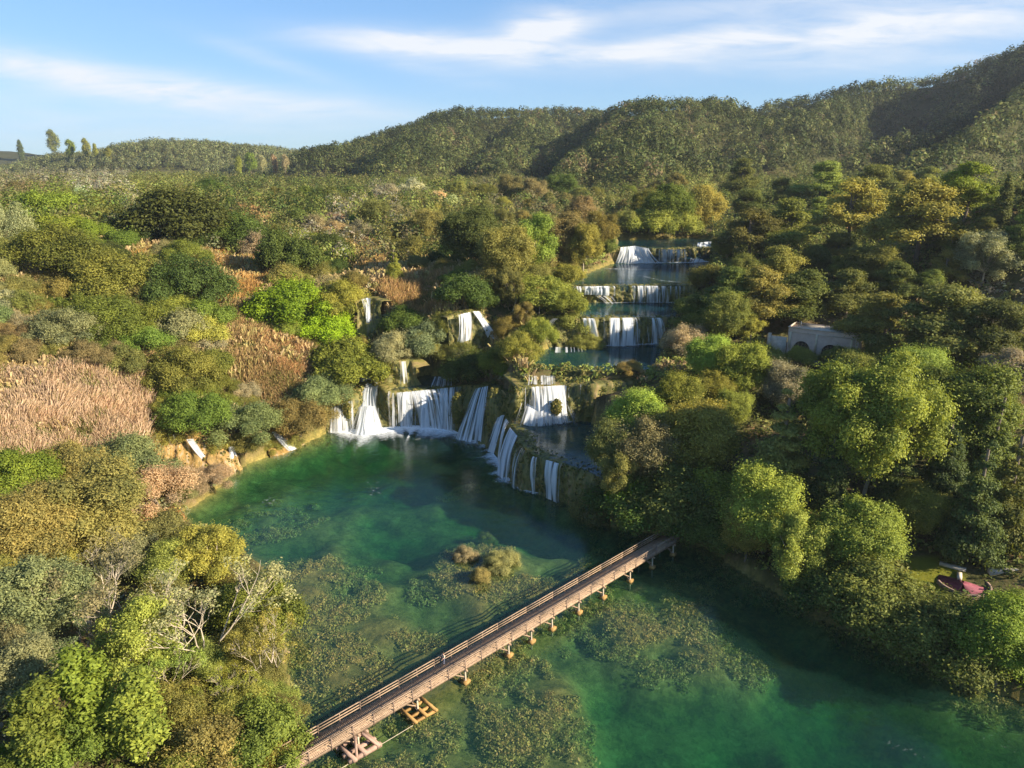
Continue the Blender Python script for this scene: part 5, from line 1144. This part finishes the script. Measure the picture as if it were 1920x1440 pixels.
# reed beds: upright blades
def reed_bed(poly, cols, label, hgt):
    poly = np.array(poly, float); x0, y0 = poly.min(0); x1, y1 = poly.max(0); area = (x1 - x0) * (y1 - y0)
    n = int(np.clip(area * 1.9, 1200, 36000)); qx = RNG.uniform(x0, x1, n); qy = RNG.uniform(y0, y1, n); ok = pip(poly, qx, qy); qx, qy = qx[ok], qy[ok]
    W = []
    for a, b in zip(qx[::6], qy[::6]):
        q = locate(a, b, 1.0, .5)
        if q: W.append(q[:2])
    W = np.array(W); W = np.repeat(W, 7, 0) + RNG.normal(size=(len(W) * 7, 2)) * (.5 + 1.1 * RNG.random(len(W) * 7) ** 3)[:, None]; n = len(W); g = ground(W[:, 0], W[:, 1])
    keep = sample_grid(WET, W[:, 0], W[:, 1]) < .5; W = W[keep]; g = g[keep]; n = len(W)
    lf = vnoise(W[:, 0] + 500, W[:, 1], 4.0, 61); lg_ = vnoise(W[:, 0] + 500, W[:, 1], 1.7, 62); h = .85 * hgt * RNG.uniform(.45, 1.1, n) * (.45 + .9 * lf); a = RNG.uniform(0, PI, n); wd = RNG.uniform(.022, .05, n) * (1 + W[:, 1] / 150); lean = RNG.normal(size=(n, 2)) * .22 + np.array([.08, -.05]) + np.stack([lg_ - .5, lf - .5], 1) * .9
    dx = np.cos(a) * wd; dy = np.sin(a) * wd; b = np.stack([W[:, 0], W[:, 1], g], 1); t = b + np.stack([lean[:, 0] * h, lean[:, 1] * h, h], 1); s = np.stack([dx, dy, dx * 0], 1)
    m = (b + t) / 2 + np.stack([-lean[:, 0] * h * .15, -lean[:, 1] * h * .15, dx * 0], 1)
    V = np.stack([b - s * .6, b + s * .6, m + s, m - s, t + s * .5, t - s * .5], 1).reshape(-1, 3); i = np.arange(n)[:, None] * 6
    Fc = np.vstack([i + np.array([0, 1, 2, 3]), i + np.array([3, 2, 4, 5])])
    ca = np.array(cols)[RNG.integers(len(cols), size=n)] * (RNG.uniform(.7, 1.3, n) * (.75 + .5 * lg_))[:, None]; gr = RNG.random(n) < np.clip((.42 - lf) * 2.2, .04, .7); ca[gr] = np.array([.22, .22, .06]) * RNG.uniform(.7, 1.2, gr.sum())[:, None]; c4 = np.ones((n, 4)); c4[:, :3] = ca
    tag(obj('reeds', mesh_np('reeds', V, Fc, M['stuff'], point_attr={'col': ('FLOAT_COLOR', np.repeat(c4, 6, 0))})), label, 'reeds', kind='stuff')
for rd in REEDS: reed_bed(*rd)
# ------------------------------------------------------------------ wooden footbridge
DZ = 2.25
A = P(566, 1413, DZ); B_ = P(1296, 985, DZ); dv = (B_ - A); Lb = np.linalg.norm(dv[:2]); dv /= Lb; A = A - dv * 8; Lb += 12; nb = np.array([dv[1], -dv[0], 0])  # nb points to the near side
BW = 1.25
br = empty('footbridge', tuple(A), 0); tag(br, 'long weathered timber footbridge on pale posts crossing the lower river', 'bridge')
IN = lambda s, o, z: Vector((dv[0] * s + nb[0] * o, dv[1] * s + nb[1] * o, z))
AZ = math.atan2(dv[1], dv[0])
mb = MB(); s = .1; rb = random.Random(3)
while s < Lb:
    w = rb.uniform(.15, .19); mb.box(IN(s, rb.uniform(-.03, .03), rb.uniform(-.008, .008) - .03), (w, BW * 2, .06), AZ); s += w + .025
mb.build('deck', M['wood'], br)
for k in (-1, 1):
    f = MB().bar(IN(0, k * (BW + .04), -.20), IN(Lb, k * (BW + .04), -.20), .09, .34).build('side_beam', M['wood'], br)
    rl = empty('railing'); rl.parent = br
    nseg = int(Lb / 5.2)
    top = MB(); mid = MB()
    for i in range(nseg):
        a = i * Lb / nseg; b = (i + 1) * Lb / nseg; j = rb.uniform(-.012, .012)
        top.bar(IN(a, k * BW, 1.10 + j), IN(b - .02, k * BW, 1.10 + rb.uniform(-.012, .012)), .15, .06)
        for zz in (.42, .76): mid.bar(IN(a, k * (BW - .07), zz + j), IN(b - .02, k * (BW - .07), zz), .04, .13)
    top.build('top_rail', M['wood'], rl); mid.build('middle_rail', M['wood'], rl)
    ns = int(Lb / 2.55)
    for i in range(ns + 1):
        s_ = .3 + i * (Lb - .6) / ns
        MB().bar(IN(s_, k * (BW + .11), -.42), IN(s_, k * (BW + .11), 1.07), .10, .10).build('railing_post', M['wood2'], rl)
def along(px_):
    best = min(np.linspace(0, Lb, 1200), key=lambda q: abs(project(*(A + dv * q + nb * BW * .8 + np.array([0, 0, -2.0])))[0] - px_)); return best
for i, q in enumerate([671, 781, 871, 952, 994, 1033, 1083, 1129, 1179, 1221, 1260]):
    s_ = along(q); bn = empty('bridge_pier'); bn.parent = br
    for k in (-1, 1):
        MB().bar(IN(s_ , k * (BW + .05), -4.2), IN(s_, k * (BW - .1), -.36), .20, .20).build('post', M['post'], bn)
    MB().bar(IN(s_, -BW - .35, -.48), IN(s_, BW + .35, -.48), .18, .22).build('cross_beam', M['wood'], bn)
    MB().bar(IN(s_ + .12, -BW, -2.0), IN(s_ + .12, BW, -.65), .07, .16).bar(IN(s_ - .12, BW, -2.0), IN(s_ - .12, -BW, -.65), .07, .16).build('brace', M['wood2'], bn)
    MB().bar(IN(s_ - 1.5, BW * .8, -.55), IN(s_ - .1, BW * .9, -1.5), .10, .12).build('strut', M['wood'], bn)
    if i == 0:
        ft = MB()
        for o, zz in ((-.2, -2.0), (1.3, -2.05), (2.4, -2.0)): ft.bar(IN(s_ - 2.0, o, zz), IN(s_ + 1.9, o + .2, zz), .5, .42)
        for a in (-1.6, -.3, 1.3): ft.bar(IN(s_ + a, -1.2, -1.78), IN(s_ + a + .2, 2.9, -1.9), .42, .36)
        ft.bar(IN(s_ - 1.1, 2.6, -1.9), IN(s_ - .4, 1.3, -.5), .28, .28).bar(IN(s_ + 1.5, 2.7, -1.9), IN(s_ + .4, 1.3, -.5), .28, .28)
        ft.build('footing', M['pinkstone'], bn)
    else:
        ft = MB(); w = 1.5 if i == 1 else .55
        m_ = M['rust']
        if i == 1:
            for o in (.3, 1.5, 2.5): ft.bar(IN(s_ - 1.7, o, -2.08), IN(s_ + 1.7, o + .15, -2.08), .36, .26)
            for a in (-1.4, 0.1, 1.4): ft.bar(IN(s_ + a, -.9, -1.93), IN(s_ + a, 2.9, -1.93), .32, .24)
        else:
            for k in (-1, 1): ft.box(IN(s_, k * BW, -2.22), (.9, .8, .5), AZ + .2 * k)
        ft.build('footing', m_, bn)
# thin pipe running beside the bridge just above the water
pp = MB()
pp.tube([tuple(Vector(A) + IN(9, 2.4, -2.15)), tuple(Vector(A) + IN(14, 2.5, -2.18)), tuple(Vector(A) + IN(20, 2.6, -2.24))], [.035, .035, .035], 6)
tag(pp.build('pipe', M['post'], None, True), 'thin pale pipe lying along the near side of the bridge', 'pipe')

# ------------------------------------------------------------------ person on the bridge
def person():
    s_ = along(851); base = Vector(A) + IN(s_, -BW + .45, .0)
    o = empty('person', base, AZ + PI / 2); tag(o, 'person in a pale top standing at the far railing of the footbridge', 'person')
    J = {'pelvis': (0, 0, .94, .135), 'waist': (0, .01, 1.10, .125), 'chest': (0, .02, 1.30, .15), 'neck': (0, .02, 1.46, .06), 'head': (0, .05, 1.60, .095), 'crown_': (0, .04, 1.70, .08),
         'hipL': (-.10, 0, .88, .095), 'kneeL': (-.11, .02, .48, .06), 'ankL': (-.11, -.02, .08, .042), 'toeL': (-.13, .14, .03, .035), 'hipR': (.10, 0, .88, .095), 'kneeR': (.11, .03, .48, .06), 'ankR': (.12, -.01, .08, .042), 'toeR': (.14, .15, .03, .035),
         'shL': (-.19, .02, 1.40, .06), 'elL': (-.27, .08, 1.14, .045), 'wrL': (-.22, .32, 1.10, .032), 'haL': (-.20, .40, 1.10, .03), 'shR': (.19, .02, 1.40, .06), 'elR': (.27, .08, 1.14, .045), 'wrR': (.22, .32, 1.10, .032), 'haR': (.20, .40, 1.10, .03)}
    E = [('pelvis', 'waist'), ('waist', 'chest'), ('chest', 'neck'), ('neck', 'head'), ('head', 'crown_'), ('pelvis', 'hipL'), ('hipL', 'kneeL'), ('kneeL', 'ankL'), ('ankL', 'toeL'), ('pelvis', 'hipR'), ('hipR', 'kneeR'), ('kneeR', 'ankR'), ('ankR', 'toeR'),
         ('chest', 'shL'), ('shL', 'elL'), ('elL', 'wrL'), ('wrL', 'haL'), ('chest', 'shR'), ('shR', 'elR'), ('elR', 'wrR'), ('wrR', 'haR')]
    def skin(name, keys, mat, grow_=0.0):
        ks = [k for k in J if k in keys]; ix = {k: i for i, k in enumerate(ks)}
        me = bpy.data.meshes.new(name); me.from_pydata([J[k][:3] for k in ks], [(ix[a], ix[b]) for a, b in E if a in ix and b in ix], []); me.materials.append(mat)
        b = obj(name, me, o); b.modifiers.new('skin', 'SKIN'); 
        if not me.skin_vertices: me.attributes  # the modifier adds its own data layer below
        bpy.context.view_layer.objects.active = b
        if not me.skin_vertices: bpy.ops.mesh.customdata_skin_add()
        for k in ks: q = J[k][3] + grow_; me.skin_vertices[0].data[ix[k]].radius = (q, q * .85)
        me.skin_vertices[0].data[0].use_root = True
        sb = b.modifiers.new('smooth', 'SUBSURF'); sb.levels = 1; sb.render_levels = 2
        return b
    skinm = simple('skin', (.45, .27, .19), (.55, .34, .25), 8, bump=0); top = simple('pale_cloth', (.55, .46, .34), (.65, .56, .44), 6, bump=.1); tr = simple('blue_cloth', (.08, .09, .13), (.12, .13, .18), 6, bump=.1); hr = simple('brown_hair', (.06, .04, .025), (.1, .07, .04), 9)
    skin('body', set(J), skinm)
    skin('shirt', {'pelvis', 'waist', 'chest', 'shL', 'shR', 'elL', 'elR'}, top, .018)
    skin('trousers', {'pelvis', 'hipL', 'hipR', 'kneeL', 'kneeR', 'ankL', 'ankR'}, tr, .014)
    C = [(0, .015, 1.665)]; r = np.random.default_rng(2); d = rsphere(160, r); d = d[(d[:, 2] > -.35) & (d[:, 1] < .55)]
    V, Fc = leaf_quads(np.array(C[0]) + d * np.array([.105, .12, .115]), d, np.full(len(d), .075), r, .8)
    obj('hair', mesh_np('hair', V, Fc, hr), o)
person()

# ------------------------------------------------------------------ pink building among the trees
bl = P(1480, 655, 17.4); tl = P(1482, 610, 24.0); 
PL = np.array([64.9, 168.0]); PR = np.array([76.9, 160.0]); bd = PR - PL; WL = np.linalg.norm(bd); bd /= WL; bz = math.atan2(bd[1], bd[0]); GZ = 16.8; HT = 23.7 - GZ
bu = empty('building', (PL[0], PL[1], GZ), bz); tag(bu, 'small flat roofed pink grey building with two dark arches half hidden by trees', 'building')
# local frame: x along the facade, -y outwards, z up
def facade():
    arches = [(1.3, 5.2, 1.6, 3.9), (7.6, 11.6, 1.6, 3.9)]
    xs = sorted(set(np.round(np.concatenate([np.linspace(0, WL, 40)] + [np.linspace(a, b, 17) for a, b, _, _ in arches]), 4)))
    def topz(x, a): 
        a0, b0, sp, cr = a; t = (x - (a0 + b0) / 2) / ((b0 - a0) / 2); return sp + (cr - sp) * math.sqrt(max(0, 1 - t * t))
    V = []; Fs = []; T = .45
    def quad(p, q, r, s): n = len(V); V.extend([p, q, r, s]); Fs.append((n, n + 1, n + 2, n + 3))
    for x0, x1 in zip(xs[:-1], xs[1:]):
        a = next((q for q in arches if q[0] - 1e-4 <= x0 and x1 <= q[1] + 1e-4), None)
        z0, z1 = (topz(x0, a), topz(x1, a)) if a else (-1.5, -1.5)
        quad((x0, 0, z0), (x1, 0, z1), (x1, 0, HT), (x0, 0, HT))
        if a: quad((x0, T, z0), (x1, T, z1), (x1, 0, z1), (x0, 0, z0))
    for a0, b0, sp, cr in arches:
        quad((a0, 0, -1.5), (a0, 0, sp), (a0, T, sp), (a0, T, -1.5)); quad((b0, 0, -1.5), (b0, T, -1.5), (b0, T, sp), (b0, 0, sp))
    DP = 7.0
    quad((0, DP, -1.5), (0, 0, -1.5), (0, 0, HT), (0, DP, HT)); quad((WL, 0, -1.5), (WL, DP, -1.5), (WL, DP, HT), (WL, 0, HT)); quad((WL, DP, -1.5), (0, DP, -1.5), (0, DP, HT), (WL, DP, HT))
    me = bpy.data.meshes.new('wall'); me.from_pydata(V, [], Fs); me.update(); me.materials.append(M['plaster']); obj('wall', me, bu)
    MB().box((WL / 2, DP / 2, HT - .35), (WL - .06, DP - .06, .2)).build('roof', M['stone'], bu)
    MB().box((WL / 2, -.03, HT + .06), (WL + .3, .42, .16)).box((0.02, DP / 2, HT + .06), (.3, DP - .4, .15)).box((WL - .02, DP / 2, HT + .06), (.3, DP - .4, .15)).build('coping', M['stone'], bu)
    MB().box((WL / 2, -.06, HT - 1.0), (WL - .2, .12, .12)).build('cornice', M['stone'], bu)
    for x in (.55, 6.4, WL - .5): MB().box((x, -.09, HT / 2 + .4), (.42, .18, HT - 2.9)).build('pilaster', M['cream'], bu)
    for a0, b0, sp, cr in arches:
        n = 14; c = (a0 + b0) / 2; w = (b0 - a0) / 2; V = [(c, .47, 0)] ; 
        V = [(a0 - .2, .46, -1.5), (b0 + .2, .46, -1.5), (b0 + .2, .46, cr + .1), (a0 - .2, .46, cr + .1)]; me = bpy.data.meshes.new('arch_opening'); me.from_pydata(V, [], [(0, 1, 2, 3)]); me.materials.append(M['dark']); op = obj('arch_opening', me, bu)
        k = MB()
        for q in np.linspace(a0 + .5, b0 - .5, 5): k.box((q, .40, sp * .5 + .6), (.07, .05, sp + 2.6))
        k.build('mullion', M['wood2'], op)
    MB().box((WL + .7, 1.2, HT * .5), (1.2, 2.2, HT - .6)).build('side_tower', M['plaster'], bu)
    for x, hgt in ((WL + .25, 2.4), (WL + 1.2, 2.6)): MB().box((x, .5, HT + hgt / 2 - .4), (.22, .22, hgt)).build('roof_post', M['stone'], bu)
    MB().box((2.2, 2.0, HT + .6), (.10, .10, 1.3)).build('roof_pole', M['metal'], bu)
facade()
w_ = MB(); a = Vector((PL[0], PL[1], 0)); d_ = Vector((bd[0], bd[1], 0))
c = a - d_ * 2.4; w_.box((c.x, c.y, GZ + 2.1), (4.4, .5, 4.6), bz); c = a - d_ * 4.35; w_.box((c.x + .1, c.y - .16, GZ + 2.5), (.7, .75, 5.0), bz)
tag(w_.build('garden_wall', M['stone']), 'pale garden wall with a light end pillar left of the pink building', 'wall')
t_ = MB(); c = a + d_ * 6.2; nrm = Vector((d_.y, -d_.x, 0)); c = c + nrm * 3.2; t_.box((c.x, c.y, GZ - .1), (9.5, 3.2, .6), bz).box((c.x + nrm.x * 1.55, c.y + nrm.y * 1.55, GZ + .45), (9.5, .25, .6), bz)
tag(t_.build('stone_terrace', M['stone']), 'pale stone terrace edge in front of the pink building', 'terrace')

# ------------------------------------------------------------------ round maroon terrace, wall and fence on the right bank
q = P(1807, 1088, 4.4); gz = float(ground(q[0], q[1])) + .15
te = empty('round_terrace', (q[0], q[1], gz)); tag(te, 'round maroon paved terrace with a pale bench block on the right bank', 'terrace')
def disc(r0, r1, z0, z1, n=36, a0=0, a1=2 * PI):
    mb = MB(); m_ = n
    for i in range(m_ + 1):
        a = a0 + (a1 - a0) * i / m_
        for r_, z in ((r0, z0), (r1, z0), (r1, z1), (r0, z1)): mb.V.append((math.cos(a) * r_, math.sin(a) * r_, z))
    for i in range(m_):
        for k in range(4): mb.F.append((i * 4 + k, i * 4 + (k + 1) % 4, (i + 1) * 4 + (k + 1) % 4, (i + 1) * 4 + k))
    return mb
disc(0.0, 3.1, -.6, .0).build('paving', M['maroon'], te)
disc(3.1, 3.45, -.8, .3, a0=PI * .95, a1=PI * 2.2).build('rim_wall', M['wood2'], te)
MB().bar((.0, .9, .2), (.8, 2.3, .2), .6, .5).build('bench', M['stone'], te)
e0 = P(1855, 1068, 5.2); e1 = P(1960, 1066, 5.2)
MB_ = MB().bar((e0[0], e0[1], 4.4), (e1[0], e1[1], 4.4), .9, 1.9)
tag(MB_.build('stone_wall', M['stone']), 'pale stone wall with a flat top at the right edge near the maroon terrace', 'wall')
e0 = P(1762, 1053, 4.6); e1 = P(1812, 1066, 4.6)
tag(MB().bar((e0[0], e0[1], 4.3), (e1[0], e1[1], 4.3), .8, .5).build('garden_path', M['stone']), 'narrow pale path leading to the maroon terrace', 'path', kind='structure')
fe = empty('fence', (0, 0, 0)); tag(fe, 'low wooden rail fence in the clearing on the right hillside', 'fence')
fx = [P(x_, 458, 34.0) for x_ in (1622, 1650, 1680, 1712)]
fx = [np.array([p_[0], p_[1], float(ground(p_[0], p_[1]))]) for p_ in fx]
for p_ in fx: MB().bar((p_[0], p_[1], p_[2] - .2), (p_[0], p_[1], p_[2] + 1.5), .18).build('post', M['wood'], fe)
for zz in (.7, 1.3):
    k = MB()
    for a, b in zip(fx[:-1], fx[1:]): k.bar((a[0], a[1], a[2] + zz), (b[0], b[1], b[2] + zz), .1, .16)
    k.build('rail', M['wood'], fe)
# pale limestone outcrop, half buried, on the left slope; dark rock in the second cascade
def rock(px, py, size, lab, mat, sq=(1, .8, .6), lift=0.1):
    r = ray(px, py); X = r[0] * TTS / r[1]; Z = CAMZ + r[2] * TTS / r[1]; i = np.nonzero(Z <= ground(X, TTS) + size * .3)[0][0]
    V = []; nu, nv = 22, 14; sd = px * .37
    for i_ in range(nv + 1):
        for j in range(nu):
            th = PI * i_ / nv; ph = 2 * PI * j / nu; d = Vector((math.sin(th) * math.cos(ph), math.sin(th) * math.sin(ph), math.cos(th)))
            k = 1 + .35 * mnoise.noise(d * 1.6 + Vector((sd, 0, 0))) + .15 * mnoise.noise(d * 4 + Vector((sd, 0, 0))); V.append((d.x * k * size * sq[0], d.y * k * size * sq[1], d.z * k * size * sq[2]))
    Fs = [(i_ * nu + j, (i_ + 1) * nu + j, (i_ + 1) * nu + (j + 1) % nu, i_ * nu + (j + 1) % nu) for i_ in range(nv) for j in range(nu)]
    o = obj('boulder', mesh_np('boulder', V, Fs, mat, smooth=True)); o.location = (X[i], TTS[i], float(ground(X[i], TTS[i])) + size * lift); tag(o, lab, 'boulder')
rock(288, 574, 2.6, 'bare white limestone outcrop among green bushes on the left slope', M['limestone'])
rock(1046, 762, 1.5, 'dark brown rock splitting the second cascade', M['ledge'], (1, .9, 1.2), 1.4)
rock(392, 1140, 1.5, 'pale sunlit boulder under the forked pale limbs', M['limestone'])
rock(255, 1225, 1.4, 'pinkish pale boulder beside the light green slender tree', M['limestone'])
rock(365, 1275, 1.5, 'ochre boulder on the bare bank below the forked pale limbs', M['ochre'], (1, .8, .8))
rock(860, 812, 1.3, 'low brown rock in the foam right of the low curtain', M['ledge'], (1.4, .8, .4), .2)

def buttress(px, py, D, size, sq, lab):
    c = PD(px, py, D); V = []; UV = []; nu, nv = 34, 26
    for i_ in range(nv + 1):
        for j in range(nu):
            th = PI * i_ / nv; ph = 2 * PI * j / nu; d = Vector((math.sin(th) * math.cos(ph), math.sin(th) * math.sin(ph), math.cos(th)))
            k = 1 + .28 * mnoise.noise(Vector((d.x * 1.6 + px, d.y * 1.6, d.z * .5))) + .16 * mnoise.noise(Vector((d.x * 5, d.y * 5 + px, d.z * 1.2))) + .07 * mnoise.noise(d * 11)
            V.append((d.x * k * size * sq[0], d.y * k * size * sq[1], d.z * k * size * sq[2])); UV.append((ph * size, d.z * size * sq[2]))
    Fs = [(i_ * nu + j, (i_ + 1) * nu + j, (i_ + 1) * nu + (j + 1) % nu, i_ * nu + (j + 1) % nu) for i_ in range(nv) for j in range(nu)]
    o = obj('mossy_rock', mesh_np('mossy_rock', V, Fs, M['ledge'], uv=UV, smooth=True)); o.location = c; tag(o, lab, 'rock')
    Pv = np.array(V); k = RNG.integers(len(Pv), size=900); nn = unit(Pv[k] / np.array(sq) ** 2); nf = unit(nn + RNG.normal(size=nn.shape) * .45)
    Vq, Fq = leaf_quads(Pv[k] + nn * .1 + RNG.normal(size=nn.shape) * .15, nf, RNG.uniform(.25, .6, 900), RNG); cm = np.array([(.20, .19, .04), (.12, .13, .03), (.28, .23, .06)])[RNG.integers(3, size=900)]; c4 = np.ones((900, 4)); c4[:, :3] = cm
    obj('moss', mesh_np('moss', Vq, Fq, M['stuff'], point_attr={'col': ('FLOAT_COLOR', np.repeat(c4, 4, 0))}), o)
buttress(930, 778, 153.5, 2.6, (.8, .75, 2.1), 'tall mossy rock rib standing between the slanting fall and the shelf falls')
buttress(858, 768, 160.5, 1.5, (.8, .7, 2.4), 'slim mossy rock rib at the right end of the low curtain')
buttress(1043, 764, 148.0, 1.1, (.9, .8, 1.3), 'round dark rock in the skirt of the second cascade')
buttress(652, 780, 163.0, 1.4, (.9, .7, 1.9), 'ochre brown rib between the thin threads and the thick white plume')
# ------------------------------------------------------------------ sky, sun, camera
SUN_EL = math.radians(25); SUN_DIR = Vector((math.cos(SUN_EL) * math.cos(math.radians(-21)), math.cos(SUN_EL) * math.sin(math.radians(-21)), math.sin(SUN_EL)))
def build_world():
    w = bpy.data.worlds.new('World'); S.world = w; w.use_nodes = True; nt = w.node_tree; nt.nodes.clear(); lk = nt.links
    sky = nt.nodes.new('ShaderNodeTexSky'); sky.sky_type = 'NISHITA'; sky.sun_disc = False; sky.sun_elevation = SUN_EL
    sky.sun_rotation = math.atan2(SUN_DIR.x, SUN_DIR.y); sky.air_density = 1.0; sky.dust_density = .3; sky.ozone_density = 1.6; sky.altitude = 100
    tc = nt.nodes.new('ShaderNodeTexCoord'); sp = nt.nodes.new('ShaderNodeSeparateXYZ'); lk.new(tc.outputs['Generated'], sp.inputs[0])
    yc = mathn(nt, 'MAXIMUM', sp.outputs[1], .05)
    u = mathn(nt, 'DIVIDE', sp.outputs[0], yc); v = mathn(nt, 'DIVIDE', sp.outputs[2], yc)
    front = mathn(nt, 'GREATER_THAN', sp.outputs[1], .06)
    cb = nt.nodes.new('ShaderNodeCombineXYZ'); lk.new(u, cb.inputs[0]); lk.new(v, cb.inputs[1])
    mp = nt.nodes.new('ShaderNodeMapping'); mp.inputs['Scale'].default_value = (3.0, 20, 1); mp.inputs['Rotation'].default_value = (0, 0, .10); lk.new(cb.outputs[0], mp.inputs[0])
    nz = nt.nodes.new('ShaderNodeTexNoise'); nz.inputs['Scale'].default_value = 2.2; nz.inputs['Detail'].default_value = 8; nz.inputs['Roughness'].default_value = .62; nz.inputs['Distortion'].default_value = .5; lk.new(mp.outputs[0], nz.inputs['Vector'])
    mp3 = nt.nodes.new('ShaderNodeMapping'); mp3.inputs['Scale'].default_value = (4, 16, 1); lk.new(cb.outputs[0], mp3.inputs[0])
    nz2 = nt.nodes.new('ShaderNodeTexNoise'); nz2.inputs['Scale'].default_value = 2.0; nz2.inputs['Detail'].default_value = 6; lk.new(mp3.outputs[0], nz2.inputs['Vector'])
    def ell(px, py, rx, ry, ang, amp):
        u0 = (px - 960) / F / CP; v0 = (HY - py) / F  # sky direction of the cloud's middle
        r = ray(px, py); u0 = r[0] / r[1]; v0 = r[2] / r[1]; rx /= F; ry /= F
        du = mathn(nt, 'SUBTRACT', u, u0); dv = mathn(nt, 'SUBTRACT', v, v0); ca, sa = math.cos(ang), math.sin(ang)
        a = mathn(nt, 'ADD', mathn(nt, 'MULTIPLY', du, ca / rx), mathn(nt, 'MULTIPLY', dv, sa / rx))
        b = mathn(nt, 'ADD', mathn(nt, 'MULTIPLY', du, -sa / ry), mathn(nt, 'MULTIPLY', dv, ca / ry))
        d = mathn(nt, 'ADD', mathn(nt, 'MULTIPLY', a, a), mathn(nt, 'MULTIPLY', b, b))
        return mathn(nt, 'MULTIPLY', mathn(nt, 'EXPONENT', mathn(nt, 'MULTIPLY', d, -1.0)), amp)
    tot = None
    for e in [(800, 82, 190, 20, -.06, 1.5), (1090, 104, 150, 16, .05, .62), (1020, 50, 75, 28, .12, 1.25), (1200, 92, 200, 14, .16, .45), (1480, 70, 330, 34, .10, .62), (1720, 60, 380, 26, .06, .62), (1420, 5, 330, 26, .08, .5),
              (1760, 22, 300, 18, .1, .5), (1650, 118, 330, 22, .03, .42), (60, 128, 330, 26, -.18, .66), (330, 168, 300, 28, -.16, .62), (560, 192, 260, 20, -.1, .42), (500, 110, 120, 14, -.3, .30), (120, 225, 420, 60, -.05, .30), (780, 125, 120, 14, -.2, .3)]:
        q = ell(*e); tot = q if tot is None else mathn(nt, 'ADD', tot, q)
    k = mathn(nt, 'ADD', mathn(nt, 'MULTIPLY', nz.outputs['Fac'], 2.6), mathn(nt, 'MULTIPLY', nz2.outputs['Fac'], .5))
    k = mathn(nt, 'MAXIMUM', mathn(nt, 'SUBTRACT', k, .92), 0.0)
    k = mathn(nt, 'ADD', mathn(nt, 'MULTIPLY', k, .8), .22)
    cl = mathn(nt, 'MULTIPLY', mathn(nt, 'MULTIPLY', tot, k), front)
    # a thin veil of high cloud towards the rest of the sky
    cl = mathn(nt, 'MINIMUM', cl, .93)
    c = nt.nodes.new('ShaderNodeMix'); c.data_type = 'RGBA'; lk.new(cl, c.inputs[0]); 
    hs = nt.nodes.new('ShaderNodeHueSaturation'); hs.inputs['Saturation'].default_value = SKY_SAT; hs.inputs['Value'].default_value = SKY_VAL; lk.new(sky.outputs[0], hs.inputs['Color'])
    
    den = mixc(nt, 1.0, (1, 1, 1), mixc(nt, 1.0, hs.outputs[0], (.16, .14, .10), 'MULTIPLY'), 'ADD')
    lk.new(mixc(nt, 1.0, mixc(nt, 1.0, hs.outputs[0], den, 'DIVIDE'), SKY_TINT, 'MULTIPLY'), c.inputs[6]); c.inputs[7].default_value = (CLOUD * .95, CLOUD * .98, CLOUD * 1.03, 1)
    bg = nt.nodes.new('ShaderNodeBackground'); bg.inputs['Strength'].default_value = SKY_STR
    lk.new(c.outputs[2], bg.inputs[0]); out = nt.nodes.new('ShaderNodeOutputWorld'); lk.new(bg.outputs[0], out.inputs[0])
HAZE = .00007; SKY_STR = .15; SKY_SAT = 1.05; SKY_TINT = (.32, .435, .54); SKY_VAL = 1.0; CLOUD = 1.95
build_world()
sl = bpy.data.lights.new('sun', 'SUN'); sl.energy = 3.6; sl.angle = math.radians(.5); sl.color = (1.0, .88, .70)
so = obj('sun', sl); so.rotation_euler = SUN_DIR.to_track_quat('Z', 'Y').to_euler(); so.location = (200, 0, 150)
cd = bpy.data.cameras.new('camera'); cd.sensor_width = 36; cd.lens = F / 1920 * 36; cd.clip_end = 9000; cd.clip_start = .5
co = obj('camera', cd); co.location = (0, 0, CAMZ); co.rotation_euler = (PI / 2 - PITCH, 0, 0); S.camera = co
S.view_settings.view_transform = 'Standard'; S.view_settings.look = 'None'; S.view_settings.gamma = 1; S.view_settings.exposure = 1.75
cy = S.cycles; cy.max_bounces = 8; cy.diffuse_bounces = 4; cy.glossy_bounces = 2; cy.transmission_bounces = 3; cy.transparent_max_bounces = 14; cy.caustics_reflective = False; cy.caustics_refractive = False

# thin warm air over the whole valley
hz, nt, nd, lk = newmat('haze'); pv = N(nt, 'ShaderNodeVolumePrincipled', i_Density=HAZE); pv.inputs['Color'].default_value = (.86, .92, 1.0, 1); pv.inputs['Anisotropy'].default_value = .25
lk.new(pv.outputs[0], N(nt, 'ShaderNodeOutputMaterial').inputs['Volume'])
hb = MB().box((0, 1600, 95), (9000, 3600, 230)); tag(hb.build('haze', hz), 'thin pale air over the valley that softens the far hills', 'haze', kind='stuff')
